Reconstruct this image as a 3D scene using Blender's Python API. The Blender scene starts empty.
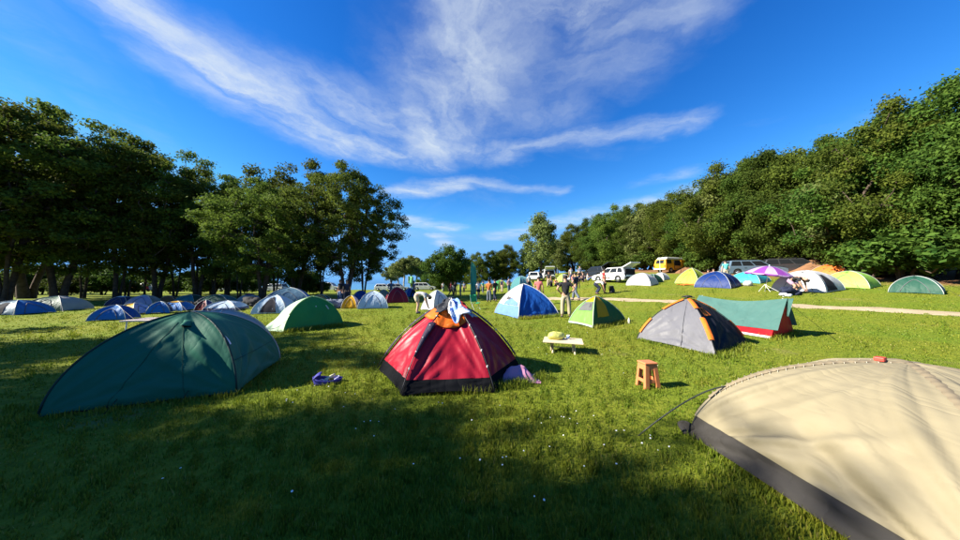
import bpy, math, random
import numpy as np
from mathutils import Vector, Matrix

random.seed(7)
RNG = np.random.default_rng(7)
SC = bpy.context.scene
COL = SC.collection
PI = math.pi

# ---------------------------------------------------------------- camera
CAM_H = 1.45
F = 271.0                      # focal length in photograph pixels (960 wide)
PITCH = math.atan(14.0 / F)    # horizon lies at y = 284 of 540
cam_d = bpy.data.cameras.new('camera')
cam = bpy.data.objects.new('camera', cam_d)
COL.objects.link(cam)
cam.location = (0, 0, CAM_H)
cam.rotation_euler = (PI / 2 + PITCH, 0, 0)
cam_d.sensor_width = 36.0
cam_d.lens = 36.0 * F / 960.0
cam_d.clip_start = 0.05
cam_d.clip_end = 20000
SC.camera = cam

# ---------------------------------------------------------------- light
SUN_EL = math.radians(33)
SUN_DIR = Vector((-0.985 * math.cos(SUN_EL), -0.17 * math.cos(SUN_EL), math.sin(SUN_EL))).normalized()
sl = bpy.data.lights.new('sun', 'SUN')
sl.energy = 4.6
sl.angle = math.radians(0.5)
sl.color = (1.0, 0.93, 0.80)
so = bpy.data.objects.new('sun', sl)
COL.objects.link(so)
so.rotation_euler = (-SUN_DIR).to_track_quat('-Z', 'Y').to_euler()

SKY_STRENGTH = 0.073
SC.view_settings.view_transform = 'Standard'
SC.view_settings.look = 'None'
SC.view_settings.gamma = 1.0
SC.view_settings.use_curve_mapping = False
SC.view_settings.exposure = 1.7

world = bpy.data.worlds.new('World')
SC.world = world
world.use_nodes = True


def build_world():
    nt = world.node_tree
    N, L = nt.nodes, nt.links
    N.clear()
    out = N.new('ShaderNodeOutputWorld')
    bg = N.new('ShaderNodeBackground')
    L.new(bg.outputs[0], out.inputs[0])
    sky = N.new('ShaderNodeTexSky')
    sky.sky_type = 'NISHITA'
    sky.sun_disc = False
    sky.sun_elevation = SUN_EL
    sky.sun_rotation = math.atan2(SUN_DIR.x, SUN_DIR.y)
    sky.altitude = 0
    sky.air_density = 1.0
    sky.dust_density = 0.0
    sky.ozone_density = 2.4
    hs = N.new('ShaderNodeHueSaturation')
    hs.inputs['Hue'].default_value = 0.512
    hs.inputs['Saturation'].default_value = 1.28
    L.new(sky.outputs[0], hs.inputs['Color'])

    def mth(op, a, b=None, c=None, clamp=False):
        m = N.new('ShaderNodeMath'); m.operation = op; m.use_clamp = clamp
        for i, v in enumerate((a, b, c)):
            if v is None: continue
            if isinstance(v, (int, float)): m.inputs[i].default_value = v
            else: L.new(v, m.inputs[i])
        return m.outputs[0]

    def vm(op, a, b=None):
        m = N.new('ShaderNodeVectorMath'); m.operation = op
        for i, v in enumerate((a, b)):
            if v is None: continue
            if isinstance(v, tuple): m.inputs[i].default_value = v
            elif isinstance(v, (int, float)): m.inputs[3].default_value = v
            else: L.new(v, m.inputs[i])
        return m

    # grade the sky like the phone's picture: deeper, cleaner blue all over
    sc3 = N.new('ShaderNodeSeparateColor'); L.new(hs.outputs[0], sc3.inputs[0])
    bb_ = mth('MINIMUM', mth('MULTIPLY', sc3.outputs[2], .95), 4.6)
    gg_ = mth('MINIMUM', mth('MULTIPLY', mth('POWER', sc3.outputs[1], 1.2), .72), mth('MULTIPLY', bb_, .50))
    rr_ = mth('MINIMUM', mth('MULTIPLY', mth('POWER', sc3.outputs[0], 1.6), .46), mth('MULTIPLY', gg_, .38))
    cc3 = N.new('ShaderNodeCombineColor')
    L.new(rr_, cc3.inputs[0]); L.new(gg_, cc3.inputs[1]); L.new(bb_, cc3.inputs[2])
    tc = N.new('ShaderNodeTexCoord')
    sep = N.new('ShaderNodeSeparateXYZ')
    L.new(tc.outputs['Generated'], sep.inputs[0])
    zz = mth('ADD', mth('MAXIMUM', sep.outputs[2], 0.0), 0.08)
    comb = N.new('ShaderNodeCombineXYZ')
    L.new(mth('DIVIDE', sep.outputs[0], zz), comb.inputs[0])
    L.new(mth('DIVIDE', sep.outputs[1], zz), comb.inputs[1])
    p0 = comb.outputs[0]

    def noise(vec, scale, detail=5, rough=0.55, dist=0.0):
        n = N.new('ShaderNodeTexNoise'); n.noise_dimensions = '3D'
        n.inputs['Scale'].default_value = scale
        n.inputs['Detail'].default_value = detail
        n.inputs['Roughness'].default_value = rough
        n.inputs['Distortion'].default_value = dist
        L.new(vec, n.inputs['Vector'])
        return n

    # warp the cloud plane so that every streak frays
    w1 = noise(p0, 2.6, 7, 0.62)
    off = vm('SUBTRACT', w1.outputs['Color'], (0.5, 0.5, 0.5))
    offs = vm('SCALE', off.outputs[0], 0.36)
    p = vm('ADD', p0, offs.outputs[0]).outputs[0]

    def seg(ax, ay, bx, by, w, amp):
        A = (ax, ay, 0.0); BA = (bx - ax, by - ay, 0.0)
        d2 = BA[0] ** 2 + BA[1] ** 2
        pa = vm('SUBTRACT', p, A).outputs[0]
        flat = vm('MULTIPLY', pa, (1, 1, 0)).outputs[0]
        h = mth('DIVIDE', vm('DOT_PRODUCT', flat, BA).outputs['Value'], d2, clamp=True)
        sc_ = N.new('ShaderNodeVectorMath'); sc_.operation = 'SCALE'
        sc_.inputs[0].default_value = BA
        L.new(h, sc_.inputs[3])
        d = vm('LENGTH', vm('SUBTRACT', flat, sc_.outputs[0]).outputs[0]).outputs['Value']
        m = N.new('ShaderNodeMapRange'); m.interpolation_type = 'SMOOTHSTEP'
        L.new(d, m.inputs['Value'])
        m.inputs['From Min'].default_value = w
        m.inputs['From Max'].default_value = 0.0
        m.inputs['To Min'].default_value = 0.0
        m.inputs['To Max'].default_value = amp
        return m.outputs[0]

    def q(px, py):   # pixel direction -> cloud plane
        v = Vector(((px - 480) / F, 1, (284 - py) / F)).normalized()
        return v.x / (v.z + .08), v.y / (v.z + .08)

    def fibre(angle, along, across, scale):
        mp = N.new('ShaderNodeMapping'); mp.vector_type = 'TEXTURE'
        mp.inputs['Rotation'].default_value = (0, 0, angle)
        mp.inputs['Scale'].default_value = (along, across, 1)
        L.new(p, mp.inputs[0])
        a = noise(mp.outputs[0], scale, 10, 0.62, 0.35)
        b = noise(p, 3.2, 9, 0.62, 0.15)
        f = mth('ADD', mth('MULTIPLY', a.outputs[0], 0.62), mth('MULTIPLY', b.outputs[0], 0.38))
        fr = N.new('ShaderNodeMapRange'); fr.interpolation_type = 'SMOOTHSTEP'
        L.new(f, fr.inputs['Value'])
        fr.inputs['From Min'].default_value = 0.32; fr.inputs['From Max'].default_value = 0.70
        return fr.outputs[0]

    def family(rows, angle, along=2.2, across=.42, scale=2.4):
        tot = None
        for (x0, y0, x1, y1, w, a) in rows:
            ax, ay = q(x0, y0); bx, by = q(x1, y1)
            sg = seg(ax, ay, bx, by, w, a)
            tot = sg if tot is None else mth('MAXIMUM', tot, sg)
        fb = fibre(angle, along, across, scale)
        return mth('MULTIPLY', tot, mth('ADD', mth('MULTIPLY', fb, 0.92), 0.10)), fb
    d1, f1 = family([(70, -40, 200, 60, .22, .95), (200, 60, 330, 140, .30, 1.0), (250, 80, 420, 130, .34, .75), (330, 140, 430, 160, .26, 1.0)], math.radians(58))
    d2, f2 = family([(470, -60, 468, 60, .30, 1.0), (468, 60, 430, 140, .44, .95), (430, 140, 500, 150, .26, .9), (440, 100, 560, 110, .34, .4)], math.radians(82), 1.6, .75, 2.2)
    d3, f3 = family([(480, 35, 600, 0, .22, .75), (600, 20, 700, -5, .20, .5), (480, 80, 640, 60, .24, .38), (510, 145, 690, 122, .16, .55)], math.radians(-12))
    d4, f4 = family([(398, 191, 455, 184, .22, 1.0), (455, 180, 560, 190, .15, .55), (560, 222, 720, 188, .30, .8), (500, 236, 600, 214, .36, .7), (410, 220, 450, 228, .28, .9), (436, 234, 446, 246, .25, .8), (640, 182, 690, 172, .14, .5)], math.radians(10), 2.0, .5, 2.0)
    den = mth('MAXIMUM', mth('MAXIMUM', d1, d2), mth('MAXIMUM', d3, d4))
    fr = f1.node
    # thin general veil wherever the high noise is strong
    n3 = noise(p0, 0.55, 6, 0.6, 0.6)
    vr = N.new('ShaderNodeMapRange')
    L.new(n3.outputs[0], vr.inputs['Value'])
    vr.inputs['From Min'].default_value = 0.52; vr.inputs['From Max'].default_value = 0.85
    vr.inputs['To Max'].default_value = 0.45
    den = mth('MAXIMUM', den, mth('MULTIPLY', vr.outputs[0], fr.outputs[0]))
    den = mth('MINIMUM', den, 0.92)
    hz = N.new('ShaderNodeMapRange')     # clouds thin out into the horizon
    L.new(sep.outputs[2], hz.inputs['Value'])
    hz.inputs['From Min'].default_value = 0.0; hz.inputs['From Max'].default_value = 0.12
    den = mth('MULTIPLY', den, hz.outputs[0])
    mix = N.new('ShaderNodeMix'); mix.data_type = 'RGBA'
    L.new(den, mix.inputs['Factor'])
    L.new(cc3.outputs[0], mix.inputs['A'])
    mix.inputs['B'].default_value = (3.2, 3.6, 3.95, 1)
    L.new(mix.outputs['Result'], bg.inputs['Color'])
    bg.inputs['Strength'].default_value = SKY_STRENGTH


build_world()

# ---------------------------------------------------------------- terrain height and pixel helpers


def sstep(a, b, x):
    t = min(1.0, max(0.0, (x - a) / (b - a)))
    return t * t * (3 - 2 * t)


def H(x, y):
    qv = .054 * (x - 4) + .07 * (y - 12)
    qv = min(qv, 6 + 0.1 * max(0, qv - 6))
    s = .15
    z = s * math.log1p(math.exp(min(qv / s, 60))) if qv / s < 60 else qv
    b = x / (max(y, 0) + 6)
    z *= sstep(-.05, .35, b)
    if z > 4.2: z = 4.2 + (z - 4.2) * .35
    z -= 7 * sstep(68, 120, y) * sstep(-.02, -.2, b)
    z += .018 * math.sin(x * .9 + 1.3) * math.sin(y * .8 + .4) + .01 * math.sin(x * 2.1 - y * 1.7)
    return z


def ray(px, py):
    cx, cy = (px - 480) / F, (270 - py) / F
    c, s = math.cos(PITCH), math.sin(PITCH)
    return Vector((cx, c - cy * s, s + cy * c))


def G(px, py):
    """point of the ground seen at a photograph pixel"""
    d = ray(px, py)
    t, st = .5, .05
    while t < 400:
        p = Vector((0, 0, CAM_H)) + d * t
        if p.z <= H(p.x, p.y): break
        t += st; st = .02 + t * .008
    lo, hi = t - st, t
    for _ in range(20):
        m = (lo + hi) / 2
        p = Vector((0, 0, CAM_H)) + d * m
        if p.z <= H(p.x, p.y): hi = m
        else: lo = m
    return Vector((0, 0, CAM_H)) + d * hi


def AT(px, depth):
    """ground point at a given depth on a pixel column"""
    x = (px - 480) / F * depth
    return Vector((x, depth, H(x, depth)))


def ZAT(py, depth):
    return CAM_H + (284 - py) / F * depth


# ---------------------------------------------------------------- materials
MATS = {}


def mat(name, col, rough=.6, kind='plain', spec=.3, metal=0.0, trans=0.0, scale=8.0, var=.12, bump=.0, bscale=40.0, fold=((1.0, 1.0, .35), (.3, .5, .2))):
    if name in MATS: return MATS[name]
    m = bpy.data.materials.new(name)
    m.use_nodes = True
    nt = m.node_tree; N, L = nt.nodes, nt.links
    b = N['Principled BSDF']
    b.inputs['Roughness'].default_value = rough
    b.inputs['Metallic'].default_value = metal
    b.inputs['Specular IOR Level'].default_value = spec
    tc = N.new('ShaderNodeTexCoord')
    n = N.new('ShaderNodeTexNoise')
    n.inputs['Scale'].default_value = scale
    n.inputs['Detail'].default_value = 4
    L.new(tc.outputs['Object'], n.inputs['Vector'])
    ramp = N.new('ShaderNodeMapRange')
    L.new(n.outputs[0], ramp.inputs['Value'])
    ramp.inputs['From Min'].default_value = .3; ramp.inputs['From Max'].default_value = .7
    ramp.inputs['To Min'].default_value = 1 - var; ramp.inputs['To Max'].default_value = 1 + var
    vmul = N.new('ShaderNodeVectorMath'); vmul.operation = 'SCALE'
    vmul.inputs[0].default_value = col[:3]
    L.new(ramp.outputs[0], vmul.inputs[3])
    L.new(vmul.outputs[0], b.inputs['Base Color'])
    if bump > 0:
        n2 = N.new('ShaderNodeTexNoise')
        n2.inputs['Scale'].default_value = bscale
        n2.inputs['Detail'].default_value = 5
        n2.inputs['Distortion'].default_value = .6
        if kind == 'fabric':       # creases run mostly down the cloth
            mp = N.new('ShaderNodeMapping'); mp.inputs['Scale'].default_value = fold[0]
            mp.inputs['Rotation'].default_value = fold[1]
            n2.inputs['Detail'].default_value = 2.5; n2.inputs['Distortion'].default_value = .25
            L.new(tc.outputs['Object'], mp.inputs[0]); L.new(mp.outputs[0], n2.inputs['Vector'])
        else:
            L.new(tc.outputs['Object'], n2.inputs['Vector'])
        bp = N.new('ShaderNodeBump'); bp.inputs['Strength'].default_value = min(1, bump * 2) if kind == 'fabric' else bump
        bp.inputs['Distance'].default_value = .05 if kind == 'fabric' else .03
        hgt = n2.outputs[0]
        if kind == 'fabric':       # folded ridges rather than soft lumps
            s1 = N.new('ShaderNodeMath'); s1.operation = 'SUBTRACT'; s1.inputs[1].default_value = .5; L.new(hgt, s1.inputs[0])
            s2 = N.new('ShaderNodeMath'); s2.operation = 'ABSOLUTE'; L.new(s1.outputs[0], s2.inputs[0])
            s3 = N.new('ShaderNodeMath'); s3.operation = 'POWER'; s3.inputs[1].default_value = .7; L.new(s2.outputs[0], s3.inputs[0])
            hgt = s3.outputs[0]
        L.new(hgt, bp.inputs['Height']); L.new(bp.outputs[0], b.inputs['Normal'])
    if trans > 0:
        out = N['Material Output']
        tr = N.new('ShaderNodeBsdfTranslucent')
        L.new(vmul.outputs[0], tr.inputs['Color'])
        mx = N.new('ShaderNodeMixShader'); mx.inputs[0].default_value = trans
        L.new(b.outputs[0], mx.inputs[1]); L.new(tr.outputs[0], mx.inputs[2])
        L.new(mx.outputs[0], out.inputs['Surface'])
    MATS[name] = m
    return m


def fab(name, col, rough=.55, trans=.12, bump=.35, var=.07, spec=.2, fold=((1.0, 1.0, .35), (.3, .5, .2))):
    return mat('fabric_' + name, col, rough, 'fabric', spec, 0, trans, 3.0, var, bump, 3.2, fold)


def plain(name, col, rough=.6, **k):
    return mat(name, col, rough, **k)


def glass_mat():
    return mat('car_glass', (.012, .014, .016), .22, spec=.3, var=.0)


# ---------------------------------------------------------------- object helpers


def link(o, parent=None):
    COL.objects.link(o)
    if parent is not None: o.parent = parent
    return o


def tag(o, label, cat, group=None):
    o['label'] = label; o['category'] = cat
    if group: o['group'] = group
    return o


def thing(name, label, cat, loc=(0, 0, 0), rz=0, group=None):
    o = bpy.data.objects.new(name, None)
    o.empty_display_size = .2
    link(o)
    o.location = loc; o.rotation_euler = (0, 0, rz)
    return tag(o, label, cat, group)


def mesh_obj(name, V, Fc, m, parent=None, smooth=True, loc=None):
    me = bpy.data.meshes.new(name)
    me.from_pydata([tuple(v) for v in V], [], Fc)
    me.validate()
    if smooth:
        me.polygons.foreach_set('use_smooth', [True] * len(me.polygons))
    me.materials.append(m)
    o = bpy.data.objects.new(name, me)
    link(o, parent)
    if loc is not None: o.location = loc
    return o


class MB:
    def __init__(s): s.V = []; s.F = []

    def add(s, V, Fc):
        k = len(s.V); s.V += [Vector(v) for v in V]; s.F += [tuple(i + k for i in f) for f in Fc]
        return s

    def box(s, c, size, rz=0, taper=1.0, M=None):
        hx, hy, hz = size[0] / 2, size[1] / 2, size[2] / 2
        V = []
        for z, t in ((-hz, 1), (hz, taper)):
            for x, y in ((-hx, -hy), (hx, -hy), (hx, hy), (-hx, hy)):
                V.append(Vector((x * t, y * t, z)))
        R = M if M is not None else Matrix.Rotation(rz, 3, 'Z')
        V = [R @ v + Vector(c) for v in V]
        return s.add(V, [(0, 3, 2, 1), (4, 5, 6, 7), (0, 1, 5, 4), (1, 2, 6, 5), (2, 3, 7, 6), (3, 0, 4, 7)])

    def tube(s, pts, rad, n=6, cap=True):
        pts = [Vector(p) for p in pts]
        if isinstance(rad, (int, float)): rad = [rad] * len(pts)
        V = []; Fc = []
        prev = None
        for i, p in enumerate(pts):
            a = pts[max(i - 1, 0)]; b = pts[min(i + 1, len(pts) - 1)]
            d = (b - a)
            d = d.normalized() if d.length > 1e-9 else Vector((0, 0, 1))
            if prev is None:
                up = Vector((0, 0, 1)) if abs(d.z) < .9 else Vector((1, 0, 0))
                e1 = d.cross(up).normalized()
            else:
                e1 = (prev - d * prev.dot(d))
                e1 = e1.normalized() if e1.length > 1e-6 else d.orthogonal().normalized()
            prev = e1
            e2 = d.cross(e1)
            for k in range(n):
                th = 2 * PI * k / n
                V.append(p + (e1 * math.cos(th) + e2 * math.sin(th)) * rad[i])
        for i in range(len(pts) - 1):
            for k in range(n):
                a = i * n + k; b = i * n + (k + 1) % n
                Fc.append((a, b, b + n, a + n))
        if cap:
            Fc.append(tuple(range(n - 1, -1, -1)))
            Fc.append(tuple(range((len(pts) - 1) * n, len(pts) * n)))
        return s.add(V, Fc)

    def lathe(s, prof, n=16, c=(0, 0, 0), M=None):
        V = []; Fc = []
        for r, z in prof:
            for k in range(n):
                th = 2 * PI * k / n
                v = Vector((r * math.cos(th), r * math.sin(th), z))
                V.append((M @ v if M is not None else v) + Vector(c))
        m = len(prof)
        for i in range(m - 1):
            for k in range(n):
                a = i * n + k; b = i * n + (k + 1) % n
                Fc.append((a, b, b + n, a + n))
        Fc.append(tuple(range(n - 1, -1, -1))); Fc.append(tuple(range((m - 1) * n, m * n)))
        return s.add(V, Fc)

    def grid(s, fn, nu, nv, closed_u=False):
        V = []
        for j in range(nv + 1):
            for i in range(nu + 1):
                V.append(fn(i / nu, j / nv))
        Fc = []
        for j in range(nv):
            for i in range(nu):
                a = j * (nu + 1) + i
                Fc.append((a, a + 1, a + nu + 2, a + nu + 1))
        return s.add(V, Fc)

    def blob(s, c, r, n=12, m=8, lump=.15, seed=0):
        rr = random.Random(seed)
        ph = [rr.uniform(0, 6.28) for _ in range(6)]
        V = []; Fc = []
        for j in range(m + 1):
            a = PI * j / m
            for k in range(n):
                th = 2 * PI * k / n
                L_ = 1 + lump * (math.sin(3 * th + ph[0]) * math.sin(2 * a + ph[1]) + .6 * math.sin(5 * th + ph[2]) * math.sin(3 * a + ph[3]))
                V.append(Vector(c) + Vector((r[0] * L_ * math.sin(a) * math.cos(th), r[1] * L_ * math.sin(a) * math.sin(th), r[2] * L_ * math.cos(a))))
        for j in range(m):
            for k in range(n):
                a = j * n + k; b = j * n + (k + 1) % n
                Fc.append((a, a + n, b + n, b))
        return s.add(V, Fc)

    def prism(s, poly, y0, y1):
        """side profile (x, z) extruded along y"""
        n = len(poly)
        V = [Vector((x, y0, z)) for x, z in poly] + [Vector((x, y1, z)) for x, z in poly]
        Fc = [tuple(range(n)), tuple(range(2 * n - 1, n - 1, -1))]
        for i in range(n):
            j = (i + 1) % n
            Fc.append((j, i, i + n, j + n))
        return s.add(V, Fc)

    def build(s, name, m, parent=None, smooth=False, bevel=0.0, loc=None, solid=0.0):
        o = mesh_obj(name, s.V, s.F, m, parent, smooth, loc)
        if bevel > 0:
            b = o.modifiers.new('bevel', 'BEVEL'); b.width = bevel; b.segments = 2; b.limit_method = 'ANGLE'
            b.angle_limit = math.radians(35)
        if solid > 0:
            b = o.modifiers.new('solid', 'SOLIDIFY'); b.thickness = solid; b.offset = 0
        return o


def copy_tree(o, parent=None):
    c = o.copy()
    COL.objects.link(c)
    if parent is not None: c.parent = parent
    for ch in list(o.children):
        if ch is not c: copy_tree(ch, c)
    return c


# ---------------------------------------------------------------- ground, path, sea
def ground_mat():
    m = bpy.data.materials.new('meadow_ground'); m.use_nodes = True
    nt = m.node_tree; N, L = nt.nodes, nt.links
    b = N['Principled BSDF']; b.inputs['Roughness'].default_value = .95
    b.inputs['Specular IOR Level'].default_value = .1
    g = N.new('ShaderNodeNewGeometry')
    sep = N.new('ShaderNodeSeparateXYZ'); L.new(g.outputs['Position'], sep.inputs[0])

    def noise(sc, det=4):
        n = N.new('ShaderNodeTexNoise'); n.inputs['Scale'].default_value = sc; n.inputs['Detail'].default_value = det
        n.inputs['Roughness'].default_value = .65
        L.new(g.outputs['Position'], n.inputs['Vector']); return n.outputs[0]

    def ramp(v, cols):
        r = N.new('ShaderNodeValToRGB'); L.new(v, r.inputs[0])
        e = r.color_ramp.elements
        e[0].position, e[0].color = cols[0][0], (*cols[0][1], 1)
        e[1].position, e[1].color = cols[-1][0], (*cols[-1][1], 1)
        for p, c in cols[1:-1]:
            k = e.new(p); k.color = (*c, 1)
        return r.outputs[0]

    fine = ramp(noise(9, 8), [(.3, (.085, .110, .010)), (.5, (.15, .180, .016)), (.72, (.23, .24, .028))])
    broad = ramp(noise(.35, 4), [(.35, (.80, .95, .8)), (.65, (1.12, 1.02, 1.0))])
    mul = N.new('ShaderNodeMix'); mul.data_type = 'RGBA'; mul.blend_type = 'MULTIPLY'; mul.inputs[0].default_value = 1
    L.new(fine, mul.inputs['A']); L.new(broad, mul.inputs['B'])
    spot = N.new('ShaderNodeMapRange'); L.new(noise(.55, 7), spot.inputs['Value'])
    spot.inputs['From Min'].default_value = .60; spot.inputs['From Max'].default_value = .72; spot.inputs['To Max'].default_value = .75
    dry = ramp(noise(5, 6), [(.3, (.17, .13, .05)), (.7, (.31, .25, .11))])
    mxd = N.new('ShaderNodeMix'); mxd.data_type = 'RGBA'
    L.new(spot.outputs[0], mxd.inputs[0]); L.new(mul.outputs['Result'], mxd.inputs['A']); L.new(dry, mxd.inputs['B'])
    mul = mxd
    # bare trodden soil under the wood on the slope
    soil = ramp(noise(1.2, 6), [(.3, (.16, .075, .035)), (.7, (.30, .16, .085))])
    a = N.new('ShaderNodeMath'); a.operation = 'ADD'
    nm = N.new('ShaderNodeMath'); nm.operation = 'MULTIPLY'; nm.inputs[1].default_value = 7
    L.new(noise(.25, 4), nm.inputs[0]); L.new(sep.outputs[0], a.inputs[0]); L.new(nm.outputs[0], a.inputs[1])
    mr = N.new('ShaderNodeMapRange'); L.new(a.outputs[0], mr.inputs['Value'])
    mr.inputs['From Min'].default_value = 27.5; mr.inputs['From Max'].default_value = 30.5
    mx = N.new('ShaderNodeMix'); mx.data_type = 'RGBA'
    L.new(mr.outputs[0], mx.inputs[0]); L.new(mul.outputs['Result'], mx.inputs['A']); L.new(soil, mx.inputs['B'])
    L.new(mx.outputs['Result'], b.inputs['Base Color'])
    bp = N.new('ShaderNodeBump'); bp.inputs['Strength'].default_value = .9; bp.inputs['Distance'].default_value = .06
    L.new(noise(14, 8), bp.inputs['Height']); L.new(bp.outputs[0], b.inputs['Normal'])
    return m


def build_ground():
    xs = np.concatenate([-np.geomspace(4000, 40, 22), np.arange(-39, 45, 1.0), np.geomspace(46, 4000, 22)])
    ys = np.concatenate([-np.geomspace(3000, 12, 14), np.arange(-11, 60, 1.0), np.geomspace(61, 4000, 36)])
    V = [(x, y, H(x, y)) for y in ys for x in xs]
    nx = len(xs)
    Fc = [(j * nx + i, j * nx + i + 1, (j + 1) * nx + i + 1, (j + 1) * nx + i) for j in range(len(ys) - 1) for i in range(nx - 1)]
    o = mesh_obj('ground', V, Fc, ground_mat()); o['kind'] = 'structure'
    # sea behind the left-hand trees
    m = mat('sea_water', (.05, .16, .24), .25, spec=.5, scale=.2, var=.2, bump=.3, bscale=.8)
    o = mesh_obj('sea', [(-9000, 60, -3.2), (9000, 60, -3.2), (9000, 15000, -3.2), (-9000, 15000, -3.2)], [(0, 1, 2, 3)], m, smooth=False)
    o['kind'] = 'structure'
    # sandy footpath along the foot of the slope
    pts = [G(px, py) for px, py in [(545, 298.4), (580, 298.8), (640, 300.3), (700, 302.5), (770, 304.5), (840, 308)]]
    d0 = (pts[0] - pts[1]).normalized(); d1 = (pts[-1] - pts[-2]).normalized()
    pts = [pts[0] + d0 * 2.2] + pts + [pts[-1] + d1 * 4, pts[-1] + d1 * 9]
    P = []
    for i in range(len(pts) - 1):
        for k in range(8):
            P.append(pts[i].lerp(pts[i + 1], k / 8))
    V = []; Fc = []
    for i, p in enumerate(P):
        d = P[min(i + 1, len(P) - 1)] - P[max(i - 1, 0)]
        n = Vector((-d.y, d.x, 0)).normalized()
        w = .58 + .12 * math.sin(i * .9) + .06 * math.sin(i * 2.3)
        if i < 8: w *= .3 + .7 * i / 8
        for k in range(5):
            s = -1 + k / 2
            v = p + n * w * s
            V.append((v.x, v.y, H(v.x, v.y) + .03 - .03 * abs(s) ** 3))
    for i in range(len(P) - 1):
        for k in range(4):
            a = i * 5 + k; Fc.append((a, a + 1, a + 6, a + 5))
    m = mat('path_sand', (.38, .30, .19), .95, spec=.1, scale=3, var=.2, bump=.6, bscale=20)
    o = mesh_obj('path', V, Fc, m); o['kind'] = 'structure'
    return P


PATH = build_ground()


# bare earth bank at the wood's edge behind the orange tent
def build_banks():
    m = mat('red_earth', (.20, .105, .055), .95, spec=.1, scale=1.5, var=.3, bump=.8, bscale=6)
    for (px, dp, lx, ly, h) in [(838, 24.5, 4.2, 2.0, 1.5), (700, 37.5, 4.2, 1.4, .9)]:
        c = AT(px, dp)
        b = MB()

        def fn(u, v):
            x = (u - .5) * 2 * lx; y = (v - .5) * 2 * ly
            e = max(0, 1 - (x / lx) ** 2) * max(0, 1 - (y / ly) ** 2)
            return Vector((c.x + x, c.y + y, H(c.x + x, c.y + y) - .08 + h * e ** .7 * (1 + .2 * math.sin(x * 2.1) * math.sin(y * 2.7 + 1))))
        b.grid(fn, 24, 12)
        o = b.build('earth_bank', m, None, True); o['kind'] = 'structure'


build_banks()


# ---------------------------------------------------------------- trees
def leaf_mat(name, c0, c1, trans=.3):
    m = bpy.data.materials.new(name); m.use_nodes = True
    nt = m.node_tree; N, L = nt.nodes, nt.links
    b = N['Principled BSDF']; b.inputs['Roughness'].default_value = .7
    b.inputs['Specular IOR Level'].default_value = .06
    at = N.new('ShaderNodeAttribute'); at.attribute_name = 'rnd'
    oi = N.new('ShaderNodeObjectInfo')
    mx = N.new('ShaderNodeMix'); mx.data_type = 'RGBA'
    L.new(at.outputs['Fac'], mx.inputs[0])
    mx.inputs['A'].default_value = (*c0, 1); mx.inputs['B'].default_value = (*c1, 1)
    hs = N.new('ShaderNodeHueSaturation')
    L.new(mx.outputs['Result'], hs.inputs['Color'])
    mr = N.new('ShaderNodeMapRange'); L.new(oi.outputs['Random'], mr.inputs['Value'])
    mr.inputs['To Min'].default_value = .472; mr.inputs['To Max'].default_value = .512
    L.new(mr.outputs[0], hs.inputs['Hue'])
    mr2 = N.new('ShaderNodeMapRange'); L.new(oi.outputs['Random'], mr2.inputs['Value'])
    mr2.inputs['To Min'].default_value = .78; mr2.inputs['To Max'].default_value = 1.32
    L.new(mr2.outputs[0], hs.inputs['Value'])
    L.new(hs.outputs[0], b.inputs['Base Color'])
    tr = N.new('ShaderNodeBsdfTranslucent'); L.new(hs.outputs[0], tr.inputs['Color'])
    ms = N.new('ShaderNodeMixShader'); ms.inputs[0].default_value = trans
    L.new(b.outputs[0], ms.inputs[1]); L.new(tr.outputs[0], ms.inputs[2])
    L.new(ms.outputs[0], N['Material Output'].inputs['Surface'])
    return m


LEAF_DARK = leaf_mat('leaves_dark', (.040, .074, .012), (.125, .165, .024), .40)
LEAF_SUN = leaf_mat('leaves_sunlit', (.042, .092, .014), (.135, .200, .030), .45)  # brighter leaf copy: sunlit tone of the crowns put into the colour
LEAF_MID = leaf_mat('leaves_mid', (.022, .054, .010), (.080, .122, .018), .33)
LEAF_PALE = leaf_mat('leaves_pale', (.090, .130, .035), (.170, .210, .060), .35)
BARK = mat('bark', (.075, .055, .042), .95, spec=.1, scale=6, var=.35, bump=.9, bscale=18)
BARK_PALE = mat('bark_pale', (.30, .27, .22), .95, spec=.1, scale=6, var=.3, bump=.6, bscale=18)


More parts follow.
